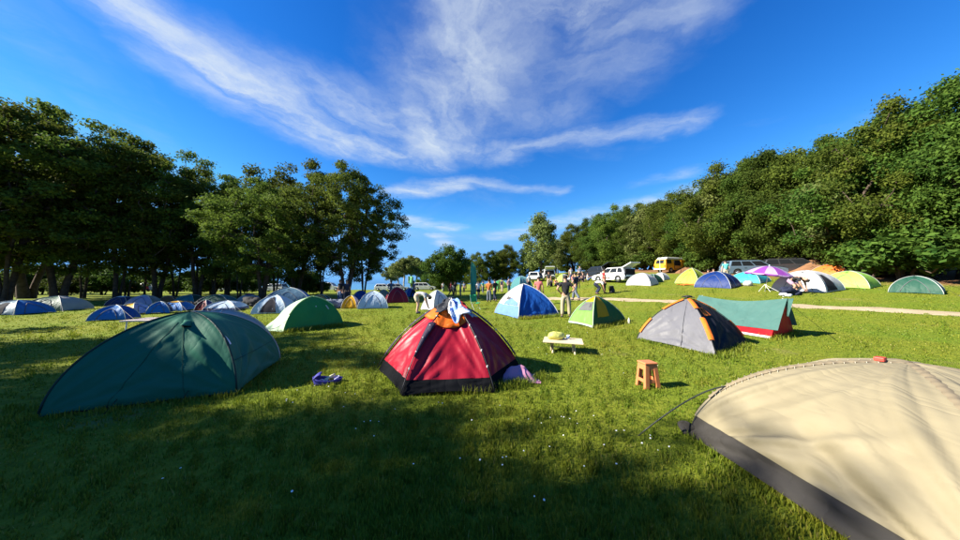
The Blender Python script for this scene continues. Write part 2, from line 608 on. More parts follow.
def make_tree(seed, height, crown_r, crown_z0, n_cl, n_leaf, leaf, cl_r, trunk_r, shape=1.0, lean=0.0, stems=1, top_heavy=0.5, flat=.75):
    """returns (trunk mesh, crown mesh) around the origin"""
    rg = np.random.default_rng(seed)
    rr = random.Random(seed)
    hc = (height - crown_z0)
    C = []
    while len(C) < n_cl:
        u = rg.uniform(-1, 1, 3)
        r2 = (u ** 2).sum()
        if r2 > 1 or r2 < .12: continue
        z = u[2]
        # envelope: wider below or above the middle
        wdt = (1 - top_heavy * .5 * z * shape)
        th = math.atan2(u[1], u[0])
        lob = 1 + .22 * math.sin(2 * th + seed) + .16 * math.sin(3 * th + seed * 2.1 + 2 * z) + .12 * math.sin(5 * z + seed)
        C.append((u[0] * crown_r * wdt * lob, u[1] * crown_r * wdt * lob, crown_z0 + hc * (.5 + .5 * z) * (1 + .05 * math.sin(3 * th + seed))))
    C = np.array(C)
    C[:, 0] += lean * (C[:, 2] / height)
    # skeleton: stems, then each cluster joins the nearest node
    nodes = []; par = []
    for s in range(stems):
        a = 2 * PI * s / stems + rr.uniform(0, 1)
        sp = 0.0 if stems == 1 else crown_r * .35
        prev = -1
        hh = crown_z0 + hc * .55
        for k in range(9):
            t = k / 8
            w = .18 * math.sin(k * 1.3 + seed + s)
            nodes.append((math.cos(a) * sp * t ** 1.2 + w * t + lean * t * hh / height + (0 if stems == 1 else math.cos(a) * .12), math.sin(a) * sp * t ** 1.2 + .15 * math.sin(k * 1.9 + s) * t + (0 if stems == 1 else math.sin(a) * .12), hh * t - .15 * (k == 0)))
            par.append(prev); prev = len(nodes) - 1
    base_n = len(nodes)
    order = np.argsort(np.linalg.norm(C - np.array([0, 0, crown_z0 + hc * .3]), axis=1))
    tips = []
    for i in order:
        c = C[i]
        A = np.array(nodes)
        d = np.linalg.norm(A - c, axis=1) + .9 * np.maximum(0, A[:, 2] - c[2] + .3)
        d[:3] += 100 if base_n >= 9 else 0
        j = int(np.argmin(d))
        p = A[j]
        mid = (p + c) / 2 + rg.normal(0, .12, 3) + np.array([0, 0, -.12])
        nodes.append(tuple(mid)); par.append(j)
        nodes.append(tuple(c)); par.append(len(nodes) - 2)
        tips.append(len(nodes) - 1)
    n = len(nodes)
    wgt = np.zeros(n)
    for t in tips: wgt[t] = 1
    for i in range(n - 1, -1, -1):
        if par[i] >= 0: wgt[par[i]] += wgt[i]
    rad = trunk_r * (np.maximum(wgt, .5) / max(wgt.max(), 1)) ** .46
    rad = np.maximum(rad, .012)
    b = MB()
    children = {}
    for i, p in enumerate(par): children.setdefault(p, []).append(i)
    for i in range(n):
        if par[i] >= 0:
            sides = 8 if rad[i] > .07 else (5 if rad[i] > .03 else 3)
            r0 = min(rad[par[i]], rad[i] * 1.25); r1 = rad[i]
            if par[i] < base_n and i < base_n:
                r0 = rad[par[i]]
                if nodes[par[i]][2] < .1: r0 *= 1.45
            b.tube([nodes[par[i]], nodes[i]], [r0, r1], sides, cap=False)
    tm = bpy.data.meshes.new('trunk'); tm.from_pydata([tuple(v) for v in b.V], [], b.F)
    tm.polygons.foreach_set('use_smooth', [True] * len(tm.polygons))
    # leaves
    cl = rg.integers(0, n_cl, n_leaf)
    g = rg.normal(0, 1, (n_leaf, 3)); g /= np.linalg.norm(g, axis=1)[:, None]
    rr_ = rg.uniform(0, 1, n_leaf) ** .45 * np.where(rg.random(n_leaf) < .12, 1.45, 1.0)
    crad = cl_r * (.65 + .7 * rg.random(n_cl))
    P = C[cl] + g * (rr_ * crad[cl])[:, None] * np.array([1, 1, flat])
    nrm = g * .6 + rg.normal(0, .55, (n_leaf, 3)) + np.array([0, 0, .35])
    nrm /= np.linalg.norm(nrm, axis=1)[:, None]
    t1 = np.cross(nrm, rg.normal(0, 1, (n_leaf, 3))); t1 /= np.linalg.norm(t1, axis=1)[:, None] + 1e-9
    t2 = np.cross(nrm, t1)
    s = leaf * (.6 + .8 * rg.random(n_leaf))[:, None]
    V = np.stack([P - t1 * s, P - t2 * s * .55 + nrm * s * .12, P + t1 * s, P + t2 * s * .55 + nrm * s * .12], axis=1).reshape(-1, 3)
    cm = bpy.data.meshes.new('crown')
    nf = n_leaf
    cm.vertices.add(nf * 4); cm.vertices.foreach_set('co', V.ravel())
    cm.loops.add(nf * 4); cm.loops.foreach_set('vertex_index', np.arange(nf * 4))
    cm.polygons.add(nf); cm.polygons.foreach_set('loop_start', np.arange(nf) * 4)
    cm.update(calc_edges=True)
    at = cm.attributes.new('rnd', 'FLOAT', 'FACE')
    clr = rg.random(n_cl)
    at.data.foreach_set('value', np.clip(.45 * clr[cl] + .55 * rg.random(n_leaf), 0, 1))
    return tm, cm


TREES = {}


def tree_kind(key, leafm, barkm, **k):
    tm, cm = make_tree(**k)
    tm.materials.append(barkm); cm.materials.append(leafm)
    TREES[key] = (tm, cm, k['height'])


tree_kind('grove_a', LEAF_DARK, BARK, seed=17, height=14, crown_r=4.2, crown_z0=2.0, n_cl=185, n_leaf=33000, leaf=.105, cl_r=.66, trunk_r=.17, stems=2, top_heavy=-.3, flat=.65)
tree_kind('grove_b', LEAF_DARK, BARK, seed=12, height=15, crown_r=3.7, crown_z0=2.1, n_cl=165, n_leaf=29000, leaf=.105, cl_r=.66, trunk_r=.15, stems=3, top_heavy=-.2, flat=.65)
tree_kind('grove_c', LEAF_SUN, BARK, seed=13, height=14, crown_r=5.2, crown_z0=1.9, n_cl=270, n_leaf=56000, leaf=.10, cl_r=.74, trunk_r=.24, stems=2, top_heavy=.2, flat=.6)
tree_kind('wood_a', LEAF_MID, BARK, seed=21, height=13, crown_r=4.4, crown_z0=1.2, n_cl=165, n_leaf=66000, leaf=.10, cl_r=.95, trunk_r=.26, top_heavy=.5)
tree_kind('wood_b', LEAF_MID, BARK, seed=22, height=13, crown_r=4.0, crown_z0=.9, n_cl=155, n_leaf=62000, leaf=.10, cl_r=.93, trunk_r=.24, top_heavy=.4)
tree_kind('wood_c', LEAF_DARK, BARK, seed=23, height=13, crown_r=4.6, crown_z0=1.6, n_cl=155, n_leaf=60000, leaf=.10, cl_r=.93, trunk_r=.28, stems=2, top_heavy=.3)
tree_kind('loose', LEAF_PALE, BARK, seed=31, height=13, crown_r=3.6, crown_z0=2.2, n_cl=90, n_leaf=14000, leaf=.17, cl_r=1.0, trunk_r=.22, top_heavy=.5)
tree_kind('round', LEAF_MID, BARK, seed=32, height=8, crown_r=3.7, crown_z0=1.3, n_cl=130, n_leaf=26000, leaf=.14, cl_r=.9, trunk_r=.2, top_heavy=.1)
tree_kind('tall', LEAF_PALE, BARK_PALE, seed=33, height=10, crown_r=1.9, crown_z0=5.6, n_cl=40, n_leaf=5000, leaf=.16, cl_r=.75, trunk_r=.16, top_heavy=.2)
tree_kind('slim', LEAF_SUN, BARK, seed=41, height=12, crown_r=2.9, crown_z0=2.0, n_cl=70, n_leaf=9000, leaf=.10, cl_r=.7, trunk_r=.11, stems=2, top_heavy=-.2, flat=.7)
tree_kind('shrub', LEAF_MID, BARK, seed=34, height=2.6, crown_r=1.6, crown_z0=.25, n_cl=45, n_leaf=9000, leaf=.10, cl_r=.55, trunk_r=.06, stems=3, top_heavy=.2)


def place_tree(key, x, y, height, rz, label, group=None, wid=1.0, name=None, cat='tree'):
    tm, cm, h0 = TREES[key]
    r = thing(name or 'tree', label, cat, (x, y, H(x, y)), rz, group)
    s = height / h0
    r.scale = (s * wid, s * wid, s)
    t = bpy.data.objects.new('trunk', tm); link(t, r)
    c = bpy.data.objects.new('crown', cm); link(c, r)
    return r


def build_trees():
    rr = random.Random(3)
    # grove on the left, crowns above bare stems
    GL = 'dark feathery tree of the shady grove above the crowded tents'
    GG = 'trees of the shady grove'
    for (px, dp, ty, key, wid, rz) in [
        (60, 22, 105, 'grove_a', 1.0, .3), (5, 20, 90, 'grove_b', 1.1, 1.1), (-60, 19, 90, 'grove_a', 1.0, 2.0), (30, 27, 110, 'grove_c', 1.0, 4.0),
        (118, 24, 122, 'grove_b', .9, 2.4), (158, 25.5, 146, 'grove_a', .95, .9), (198, 27, 154, 'grove_b', 1.0, 4.1),
        (228, 31, 172, 'grove_a', .9, 5.2),
    ]:
        p = AT(px, dp)
        place_tree(key, p.x, p.y, ZAT(ty, dp), rz, GL, GG, wid)
    p = AT(262, 22.5)
    place_tree('grove_c', p.x, p.y, ZAT(183, 22.5), 1.2, 'wide low-crowned tree in front of the grove, thick dark trunk', None, 1.1)
    for (px, dp, ty, key, wid, rz, lab) in [
        (297, 28.5, 160, 'grove_a', 1.0, 2.9, 'tall leafy tree behind the green tent and the blue dome'),
        (346, 25.5, 165, 'grove_c', .95, .6, 'broad sunlit tree at the grove edge with stout trunk by the yellow tent'),
        (364, 29, 190, 'grove_b', .8, 3.9, 'slender tree with leaning stem at the seaward end of the grove')]:
        p = AT(px, dp)
        place_tree(key, p.x, p.y, ZAT(ty, dp), rz, lab, None, wid)
    # wood on the slope
    WL = 'dense green tree in the wood along the slope above the parked cars'
    WG = 'trees of the wood on the slope'
    keys = ['wood_a', 'wood_b', 'wood_c']
    i = 0
    for (px, dp, ty) in [(1010, 15.5, 60), (965, 17, 85), (925, 18.5, 100), (885, 20.5, 118), (850, 22.5, 136), (815, 25, 146), (783, 27, 150), (757, 29.5, 156), (735, 32.5, 166),
                         (712, 36.5, 184), (693, 40, 196), (675, 43.5, 197), (656, 48, 200), (637, 53, 203), (621, 59, 208), (606, 65, 213), (590, 73, 220), (574, 82, 226)]:
        p = AT(px, dp)
        place_tree(keys[i % 3], p.x, p.y, ZAT(ty, dp) - p.z, rr.uniform(0, 6.28), WL, WG, rr.uniform(.9, 1.1))
        i += 1
    for (x, y, h) in [(36, 17, 12), (37, 23, 12.5), (38, 28, 12), (37, 33, 12.5), (38, 38.5, 12), (37, 44, 12), (37, 50, 12.5), (36, 57, 12.5), (36, 65, 13), (35, 74, 13), (44, 20, 12), (45, 30, 12.5), (45, 42, 12), (43, 55, 12),
                      (34, 9, 12), (40, 12, 12), (41, 5, 12)]:
        place_tree(keys[i % 3], x, y, h, rr.uniform(0, 6.28), WL, WG, 1.0)
        i += 1
    for (px, dp, ty, lab) in [(722, 33.5, 172, 'paler loose-leaved tree at the wood edge behind the turquoise shirt'), (645, 49, 206, 'pale loose-leaved tree at the wood edge left of the yellow van'), (868, 20.5, 150, 'pale loose-leaved tree at the wood edge above the earth bank')]:
        p = AT(px, dp)
        place_tree('loose', p.x, p.y, ZAT(ty, dp) - p.z, px * .1, lab, None, 1.0)
    # shrubs at the skirts of the wood
    for (px, dp) in [(905, 17.5), (872, 20), (800, 28.5), (742, 33), (722, 36), (703, 35.5), (664, 45), (647, 48), (628, 54), (612, 58), (598, 64), (585, 70), (566, 78), (780, 31), (690, 41)]:
        p = AT(px, dp)
        place_tree('shrub', p.x, p.y, rr.uniform(2.2, 3.4), rr.uniform(0, 6.28), 'leafy bush filling the foot of the wood under the trees', 'bushes along the foot of the wood', 1.3, 'bush', 'bush')
    # middle distance
    p = AT(541, 52); place_tree('loose', p.x, p.y, ZAT(214, 52) - p.z, 1.0, 'tall pale loose-leaved tree at the end of the wood', None, 1.0)
    p = AT(558, 60); place_tree('loose', p.x, p.y, ZAT(240, 60) - p.z, 3.0, 'shorter pale thin-leaved tree beside the tall loose one', None, 1.0)
    p = AT(449, 55); place_tree('round', p.x, p.y, ZAT(247, 55) - p.z, .4, 'compact round tree standing alone in the meadow behind the tall teal banner', None, 1.0)
    for k, (px, dp, ty, key) in enumerate([(476, 78, 254, 'wood_c'), (490, 80, 251, 'wood_a'), (508, 82, 246, 'wood_c'), (524, 80, 248, 'wood_b'), (500, 92, 250, 'wood_b'), (466, 95, 262, 'wood_a'), (540, 84, 246, 'wood_a'), (556, 80, 240, 'wood_c')]):
        p = AT(px, dp)
        place_tree(key, p.x, p.y, ZAT(ty, dp) - p.z, k * 1.3, 'dark bushy tree in the far hedge line closing the meadow', 'trees of the far hedge line', .95)
    for k, (px, dp, ty) in enumerate([(398, 100, 262), (404, 96, 258), (411, 100, 256), (417, 98, 259), (422, 104, 262), (391, 108, 266)]):
        p = AT(px, dp)
        place_tree('tall', p.x, p.y, ZAT(ty, dp) - p.z, k * 1.1, 'tall bare-stemmed tree with small tufted top standing by the sea', 'tufted trees by the sea', 1.1)
    for k, (px, dp, ty) in enumerate([(428, 92, 275), (436, 90, 277), (443, 95, 276)]):
        p = AT(px, dp)
        place_tree('round', p.x, p.y, ZAT(ty, dp) - p.z, k * 1.7, 'low dark spreading tree on the shore past the tall teal banner', 'low trees on the shore', 1.2)
    # far trees closing the view behind the grove
    for k, (px, dp, ty) in enumerate([(-20, 62, 270), (40, 66, 268), (95, 70, 272), (150, 68, 273), (205, 72, 272), (255, 74, 274), (300, 78, 277)]):
        p = AT(px, dp)
        place_tree('round', p.x, p.y, 5.0 + (k % 3) * .8, k * 1.9, 'small green tree beyond the car park seen between the grove trunks', 'small trees beyond the car park', 1.5)
    for k, (px, dp) in enumerate([(-30, 34), (8, 36), (40, 38), (70, 35), (104, 37), (128, 39), (172, 40), (213, 39), (246, 41), (305, 36), (318, 40)]):
        p = AT(px, dp)
        place_tree('shrub', p.x, p.y, 2.0 + (k * 7 % 5) * .45, k * 2.1, 'dark bush growing between the trunks at the back of the grove', 'bushes at the back of the grove', 1.0 + .1 * (k % 4), 'bush', 'bush')
    for k, (px, dp, ty, key) in enumerate([(128, 29, 190, 'slim'), (146, 28, 190, 'slim'), (176, 31, 185, 'slim'), (214, 28, 180, 'slim'), (240, 27, 190, 'slim'), (276, 32, 175, 'slim'), (322, 33, 185, 'slim'), (84, 28, 160, 'slim'), (20, 30, 150, 'slim')]):
        p = AT(px, dp)
        place_tree(key, p.x, p.y, ZAT(ty, dp), k * 1.7 + .5, 'slim young tree with thin bent stems deep in the grove', 'slim young trees in the grove', .8)
    # trees standing left of the photographer, out of the picture; they shade the foreground
    for k, (x, y, h, key) in enumerate([(-23.6, .4, 14, 'wood_c'), (-28.5, -.6, 13, 'wood_b'), (-20.8, -2.9, 14, 'wood_a'), (-20, -7.2, 14, 'grove_c')]):
        place_tree(key, x, y, h, k * 1.4, 'big meadow tree beside the camp shading the near grass', 'trees shading the near grass', 1.0)


build_trees()


# ---------------------------------------------------------------- tents
def rib_fn(c, apex, k):
    """pole line from ground corner c to the apex; k = 0 straight, 1 elliptical"""
    def f(t):
        a = t * PI / 2
        h = (1 - k) * t + k * (1 - math.cos(a)); v = (1 - k) * t + k * math.sin(a)
        return Vector((c.x + (apex.x - c.x) * h, c.y + (apex.y - c.y) * h, c.z + (apex.z - c.z) * v))
    return f


class Tent:
    def __init__(s, name, label, corners, apex_xy, apex_h, k=.8, group=None, sag=.03, wr=.010, seed=0, cat='tent', lift=.035, wave=1.0, nline=7):
        s.cs = [Vector((c[0], c[1], H(c[0], c[1]) + .012)) for c in corners]
        ax, ay = apex_xy
        s.o = Vector((ax, ay, H(ax, ay)))
        s.apex = Vector((ax, ay, s.o.z + apex_h))
        ks = k if isinstance(k, (list, tuple)) else [k] * len(s.cs)
        s.ribs = [rib_fn(c, s.apex, kk) for c, kk in zip(s.cs, ks)]
        s.sag, s.wr, s.lift, s.wave = sag, wr, lift, wave
        s.rr = random.Random(seed + 100)
        s.ph = [[s.rr.uniform(0, 6.28) for _ in range(8)] for _ in s.cs]
        s.lines = [[(s.rr.randint(0, 1), s.rr.uniform(.25, 1.3), s.rr.choice((-1, 1)) * s.rr.uniform(.5, 1.1), s.rr.uniform(.018, .04)) for _ in range(nline)] for _ in s.cs]
        s.root = thing(name, label, cat, s.o, 0, group)
        s.n = len(s.cs)

    def S(s, i, u, t, off=0.0):
        A = s.ribs[i](t); B = s.ribs[(i + 1) % s.n](t)
        p = A.lerp(B, u)
        e = 4 * u * (1 - u)
        ph = s.ph[i]
        out = Vector((p.x - s.apex.x, p.y - s.apex.y, 0))
        w = (s.cs[i] - s.cs[(i + 1) % s.n]).length
        mid = (s.cs[i] + s.cs[(i + 1) % s.n]) / 2
        out = Vector((mid.x - s.apex.x, mid.y - s.apex.y, .5 * w)).normalized()
        taut = (1 - t) ** .7 * min(1, t * 5 + .25)
        wv = math.sin(9 * u + 5 * t + ph[0]) * .5 + math.sin(17 * u - 7 * t + ph[1]) * .3 + math.sin(26 * (u - .5) * (1.2 - t) + ph[2]) * .45
        # tension creases fan out of both lower corners
        a1 = math.atan2(t + .02, u + .02); a2 = math.atan2(t + .02, 1.02 - u)
        cr = (math.sin(a1 * 16 + ph[3]) + .5 * math.sin(a1 * 37 + ph[5])) * math.exp(-2.5 * (u * u + t * t)) + (math.sin(a2 * 16 + ph[4]) + .5 * math.sin(a2 * 37 + ph[6])) * math.exp(-2.5 * ((1 - u) ** 2 + t * t))
        for (side, ang, amp, wd) in s.lines[i]:
            du = u if side == 0 else 1 - u
            dist = du * math.sin(ang) - t * math.cos(ang)
            lng = du * math.cos(ang) + t * math.sin(ang)
            cr += amp * math.exp(-(dist / wd) ** 2) * max(0, 1 - lng / 1.1) * min(1, lng * 6)
        d = -s.sag * e * math.sin(PI * min(1, t * .95 + .03)) + s.wr * e ** .5 * (wv * taut * s.wave + .8 * cr)
        q = p + out * (d + off)
        if t < .12: q.z += s.lift * e * (1 - t / .12)
        return q - s.o

    def panel(s, i, m, name='panel', t0=0, t1=1, u0=0, u1=1, off=0.0, nu=16, nt=14, solid=0.0, shape=None, label=None, parent=None):
        b = MB()
        if shape is None:
            b.grid(lambda u, v: s.S(i, u0 + (u1 - u0) * u, t0 + (t1 - t0) * v, off), nu, nt)
        else:   # shape(u, v) -> (U, T)
            b.grid(lambda u, v: s.S(i, *shape(u, v), off), nu, nt)
        o = b.build(name, m, parent or s.root, True, solid=solid)
        if label: o['label'] = label
        return o

    def pole(s, i, m, r=.012, t0=0.0, t1=1.0, name='pole', out=.012, n=14, flat=None):
        pts = []
        for k in range(n + 1):
            t = t0 + (t1 - t0) * k / n
            p = s.ribs[i](t)
            d = (s.cs[i] - s.apex); d.z = 0
            d = d.normalized() * .7 + Vector((0, 0, .7))
            pts.append(p + d * out - s.o)
        return MB().tube(pts, r, 6).build(name, m, s.root, True)

    def guy(s, i, t, length, m=None, r=.004):
        p = s.ribs[i](t)
        d = (s.cs[i] - s.apex); d.z = 0; d.normalize()
        e = s.cs[i] + d * length
        e.z = H(e.x, e.y) + .01
        MB().tube([p - s.o, e - s.o], r, 4).build('guy_line', m or plain('cord_grey', (.5, .5, .48), .8), s.root)
        MB().tube([e - s.o + Vector((0, 0, .05)) + d * .02, e - s.o - Vector((0, 0, .06))], .006, 5).build('peg', plain('peg_steel', (.4, .4, .4), .4, metal=.8), s.root)


def xy(v): return (v.x, v.y)


def quad_tent(L, Fr, R):
    """fourth corner and centre of a base known by three corners"""
    B = (L[0] + R[0] - Fr[0], L[1] + R[1] - Fr[1])
    return [L, Fr, R, B], ((L[0] + R[0]) / 2, (L[1] + R[1]) / 2)


def build_red_tent():
    cx, cy, s = -.49, 4.67, 1.2
    cs = [(cx + s * math.cos(a), cy + s * math.sin(a)) for a in [math.radians(180 + 4 + 60 * k) for k in range(6)]]
    T = Tent('pop_up_tent', 'red six-sided pop-up tent with orange cap and clothes drying on top', cs, (cx, cy), 1.17, .44, sag=.05, wr=.018, seed=1)
    red = fab('red', (.30, .010, .026), .42, .15, .15); navy = fab('navy_skirt', (.006, .0065, .008), .9, 0, spec=.05)
    org = fab('orange', (.70, .14, .012), .55, .2); sleeve = fab('sleeve_navy', (.03, .022, .04), .6, 0)
    for i in range(6):
        T.panel(i, navy, 'skirt', 0, .12)
        T.panel(i, red, 'panel', .12, 1.0, nu=44, nt=36)
        T.pole(i, plain('pole_black', (.02, .02, .022), .4), .008, 0, 1, 'pole', .03)
        # sleeve flaps stand off the ridge
        for (a, bb) in {1: ((.30, .64),), 2: ()}.get(i, ((.16, .40), (.52, .78))):
            b = MB()

            def fn(u, v, i=i, a=a, bb=bb):
                t = a + (bb - a) * v
                p = T.ribs[i](t)
                d = (T.cs[i] - T.apex); d.z = 0; d.normalize()
                tang = Vector((-d.y, d.x, 0))
                w = (.018 + .055 * v) if i == 1 else .020 + .014 * math.sin(PI * v)
                return p + (d * .6 + Vector((0, 0, .6))) * (.02 + .03 * (1 - abs(2 * u - 1))) + tang * (u - .5) * 2 * w - T.o
            b.grid(fn, 4, 8); b.build('pole_sleeve', sleeve, T.root, True, solid=.004)
        for t in (.2, .34, .47, .6, .72, .85):
            p = T.ribs[i](t); d = (T.cs[i] - T.apex); d.z = 0; d.normalize()
            MB().box(p + d * .02 + Vector((0, 0, .022)) - T.o, (.022, .022, .03), math.atan2(d.y, d.x)).build('clip', plain('clip_pale', (.45, .44, .42), .5), T.root, bevel=.004)
    # orange cap over the top of the front, with a drooping lower edge
    for i, (tl, dr) in {0: (.70, .02), 1: (.66, .07), 5: (.78, .02), 2: (.82, .02), 3: (.8, .02), 4: (.8, .02)}.items():
        def shp(u, v, tl=tl, dr=dr):
            t0 = tl - dr * 4 * u * (1 - u)
            return (u, t0 + (1 - t0) * v)
        T.panel(i, org, 'cap', off=.028, shape=shp, solid=.004, nu=14, nt=8)
    hubp = MB().lathe([(.05, -.03), (.07, 0), (.05, .04), (.02, .05)], 12, (0, 0, 1.17 + .03)).build('hub', plain('pole_black', (0, 0, 0)), T.root, True)
    # dome surface by angle for the things lying on it
    def surf(ang, t, off):
        a = (ang - math.radians(184)) / (PI / 3) % 6
        i = int(a); return T.S(i, a - i, min(t, .999), off) + T.o
    # a dark jacket slumped over the crown
    def cloth(name, label, m, a0, a1, t0, t1, off, fold, seed, ragged=.06, cat='garment'):
        rr = random.Random(seed); ph = [rr.uniform(0, 6.28) for _ in range(6)]
        b = MB()

        def fn(u, v):
            ang = a0 + (a1 - a0) * (u + .12 * math.sin(3 * v + ph[0]))
            t = t0 + (t1 - t0) * v + ragged * math.sin(7 * u + ph[1]) * (1 - v) + ragged * .6 * math.sin(13 * u + ph[2]) * (1 - v)
            t = max(.4, min(.995, t))
            o = off + fold * (.5 + .5 * math.sin(11 * u + 4 * v + ph[3])) + fold * .5 * math.sin(19 * u - 6 * v + ph[4]) * (1 - .5 * v)
            return surf(ang, t, o)
        b.grid(fn, 22, 14)
        c = sum(b.V, Vector()) / len(b.V)
        b.V = [v - c for v in b.V]
        o = b.build(name, m, None, True, solid=.012, loc=c)
        tag(o, label, cat)
        return o
    rd = math.radians
    cloth('jacket', 'crumpled black jacket thrown over the red tent top', fab('jacket_black', (.03, .032, .037), .8, 0), rd(196), rd(262), .80, .995, .06, .045, 4, .03)
    cloth('shirt', 'white shirt with blue print hung over the red tent top', shirt_mat(), rd(268), rd(318), .70, .995, .07, .05, 9, .05)
    cloth('towel', 'grey blue towel hanging on the far side of the red tent top', fab('towel_blue', (.36, .42, .52), .85, .1), rd(322), rd(352), .74, .97, .05, .04, 12, .04, 'towel')
    cloth('swim_shorts', 'small dark red shorts between shirt and towel on the red tent', fab('shorts_red', (.25, .02, .025), .8, 0), rd(312), rd(332), .80, .93, .10, .03, 15, .03, 'shorts')
    # mauve bundle by the right foot of the tent
    c = G(520, 380)
    b = MB()

    def drape(u, v):
        x, y = (u - .5) * .52, (v - .5) * .40
        e = max(0, 1 - ((x + .05) / .24) ** 2) * max(0, 1 - (y / .19) ** 2)
        z = .015 + .20 * e ** .8 + .035 * max(0, 1 - ((x - .17) / .12) ** 2) * (1 - abs(y) / .3)
        z += .018 * math.sin(26 * x + 9 * y) * e ** .5 + .014 * math.sin(31 * y - 14 * x + 1) * e ** .5
        return Vector((x * (1 + .12 * math.sin(7 * v)), y * (1 + .15 * math.sin(6 * u + 1)), z))
    b.grid(drape, 30, 24)
    o = b.build('cloth_bundle', fab('mauve', (.62, .28, .42), .85, .3, .3), None, True, loc=c)
    tag(o, 'mauve cloth bundle lying against the foot of the red tent', 'cloth')


def shirt_mat():
    m = mat('shirt_print', (.75, .78, .82), .85)
    nt = m.node_tree; N, L = nt.nodes, nt.links
    b = N['Principled BSDF']
    tc = N.new('ShaderNodeTexCoord'); n = N.new('ShaderNodeTexNoise'); n.inputs['Scale'].default_value = 7
    L.new(tc.outputs['Object'], n.inputs['Vector'])
    r = N.new('ShaderNodeValToRGB'); L.new(n.outputs[0], r.inputs[0])
    e = r.color_ramp.elements
    e[0].position, e[0].color = .50, (.78, .80, .82, 1)
    e[1].position, e[1].color = .56, (.16, .27, .55, 1)
    L.new(r.outputs[0], b.inputs['Base Color'])
    return m


build_red_tent()


def build_left_green():
    C1, C2, C4 = (-3.22, 3.66), (-3.72, 5.12), (-4.80, 3.02)
    C3 = (-5.35, 4.5)
    T = Tent('dome_tent', 'big dark green tunnel-shaped dome tent standing in tree shade with peaked side vent', [C4, C1, C2, C3], (-4.33, 4.08), 1.03, [.86, .97, .95, .85], sag=.025, wr=.026, seed=2)
    g = fab('bottle_green', (.012, .115, .068), .65, .08, .14, spec=.15); g2 = fab('sea_green', (.030, .165, .100), .65, .12, .14, spec=.15)
    dk = fab('seam_dark', (.008, .035, .03), .6, 0)
    T.panel(0, g, 'front_panel', nu=64, nt=48)
    T.panel(1, g2, 'end_panel', nu=44, nt=36)
    T.panel(2, g2, 'back_panel'); T.panel(3, g, 'far_end_panel')
    for i in range(4):
        T.pole(i, dk if i in (0, 1) else plain('pole_grey', (.4, .42, .4), .5), .011, .02, 1, 'pole_seam', .004)
    # peaked vent with a dark slot
    b = MB()
    def vent(u, v):
        base = T.S(0, .60 + .11 * u, .66 + .09 * v, .01)
        return base + Vector((.25, -.9, .2)).normalized() * (.10 * math.sin(PI * u) * (1 - v))
    b.grid(vent, 10, 6); b.build('vent_hood', g2, T.root, True, solid=.005)
    T.panel(0, plain('vent_black', (.006, .008, .008), .9), 'vent_opening', .645, .67, .60, .71, .006, 8, 3)
    sm = plain('seam_thread', (.008, .060, .038), .8)
    for (ua, ta, ub, tb) in ((.70, .0, .62, .66), (.30, .0, .52, .72)):
        pts = [T.S(0, ua + (ub - ua) * k / 20, ta + (tb - ta) * k / 20, .004) for k in range(21)]
        MB().tube(pts, .0028, 4).build('seam', sm, T.root, True)
    pts = [T.S(1, .02 + .96 * k / 20, .26, .004) for k in range(21)]
    MB().tube(pts, .005, 4).build('seam', sm, T.root, True)
    # white maker's tag on the seam
    T.panel(1, plain('tag_white', (.7, .72, .7), .7), 'fabric_tag', shape=lambda u, v: (.02 + .035 * u * (1 - v), .40 + .10 * v), off=.012, nu=3, nt=3)
    # hem pulled out to pegs
    for u in (.35, .72):
        p = T.S(0, u, 0) + T.o
        MB().tube([p - T.o + Vector((0, 0, .10)), Vector((p.x + .05, p.y - .16, H(p.x, p.y - .16))) - T.o], .004, 4).build('peg_loop', plain('cord_grey', (0, 0, 0)), T.root)
    # hem: dark groundsheet edge
    T.panel(0, plain('groundsheet', (.015, .017, .018), .8), 'groundsheet_edge', 0, .05, 0, 1, -.03, 20, 2)
    T.panel(1, plain('groundsheet', (0, 0, 0)), 'groundsheet_edge', 0, .05, 0, 1, -.03, 14, 2)
    # grey dome right behind it
    cs, c = quad_tent((-6.9, 5.5), (-5.4, 5.45), (-4.75, 6.75))
    T = Tent('dome_tent', 'plain pale grey dome tent tucked behind the dark green tent', [(-6.7, 5.6), (-5.3, 5.4), (-4.98, 6.6), (-6.5, 7.0)], (-5.8, 6.15), .88, .8, sag=.03, seed=3)
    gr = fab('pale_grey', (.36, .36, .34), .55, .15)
    for i in range(4):
        T.panel(i, gr); T.pole(i, plain('pole_grey', (0, 0, 0)), .009)
    # pale camping table top
    c = G(150, 345) 
    tb = thing('camping_table', 'low camping table with bare pale board behind the dark green tent', 'table', AT(166, 6.3), .15)
    MB().box((0, 0, .66), (1.15, .6, .03)).build('table_top', plain('board_pale', (.62, .50, .40), .6, scale=3, var=.1), tb, bevel=.006)
    for sx in (-.48, .48):
        for sy in (-.24, .24):
            MB().tube([(sx, sy, .645), (sx * 1.05, sy * 1.1, 0)], .014, 6).build('leg', plain('leg_alu', (.5, .5, .5), .4, metal=.7), tb)


build_left_green()


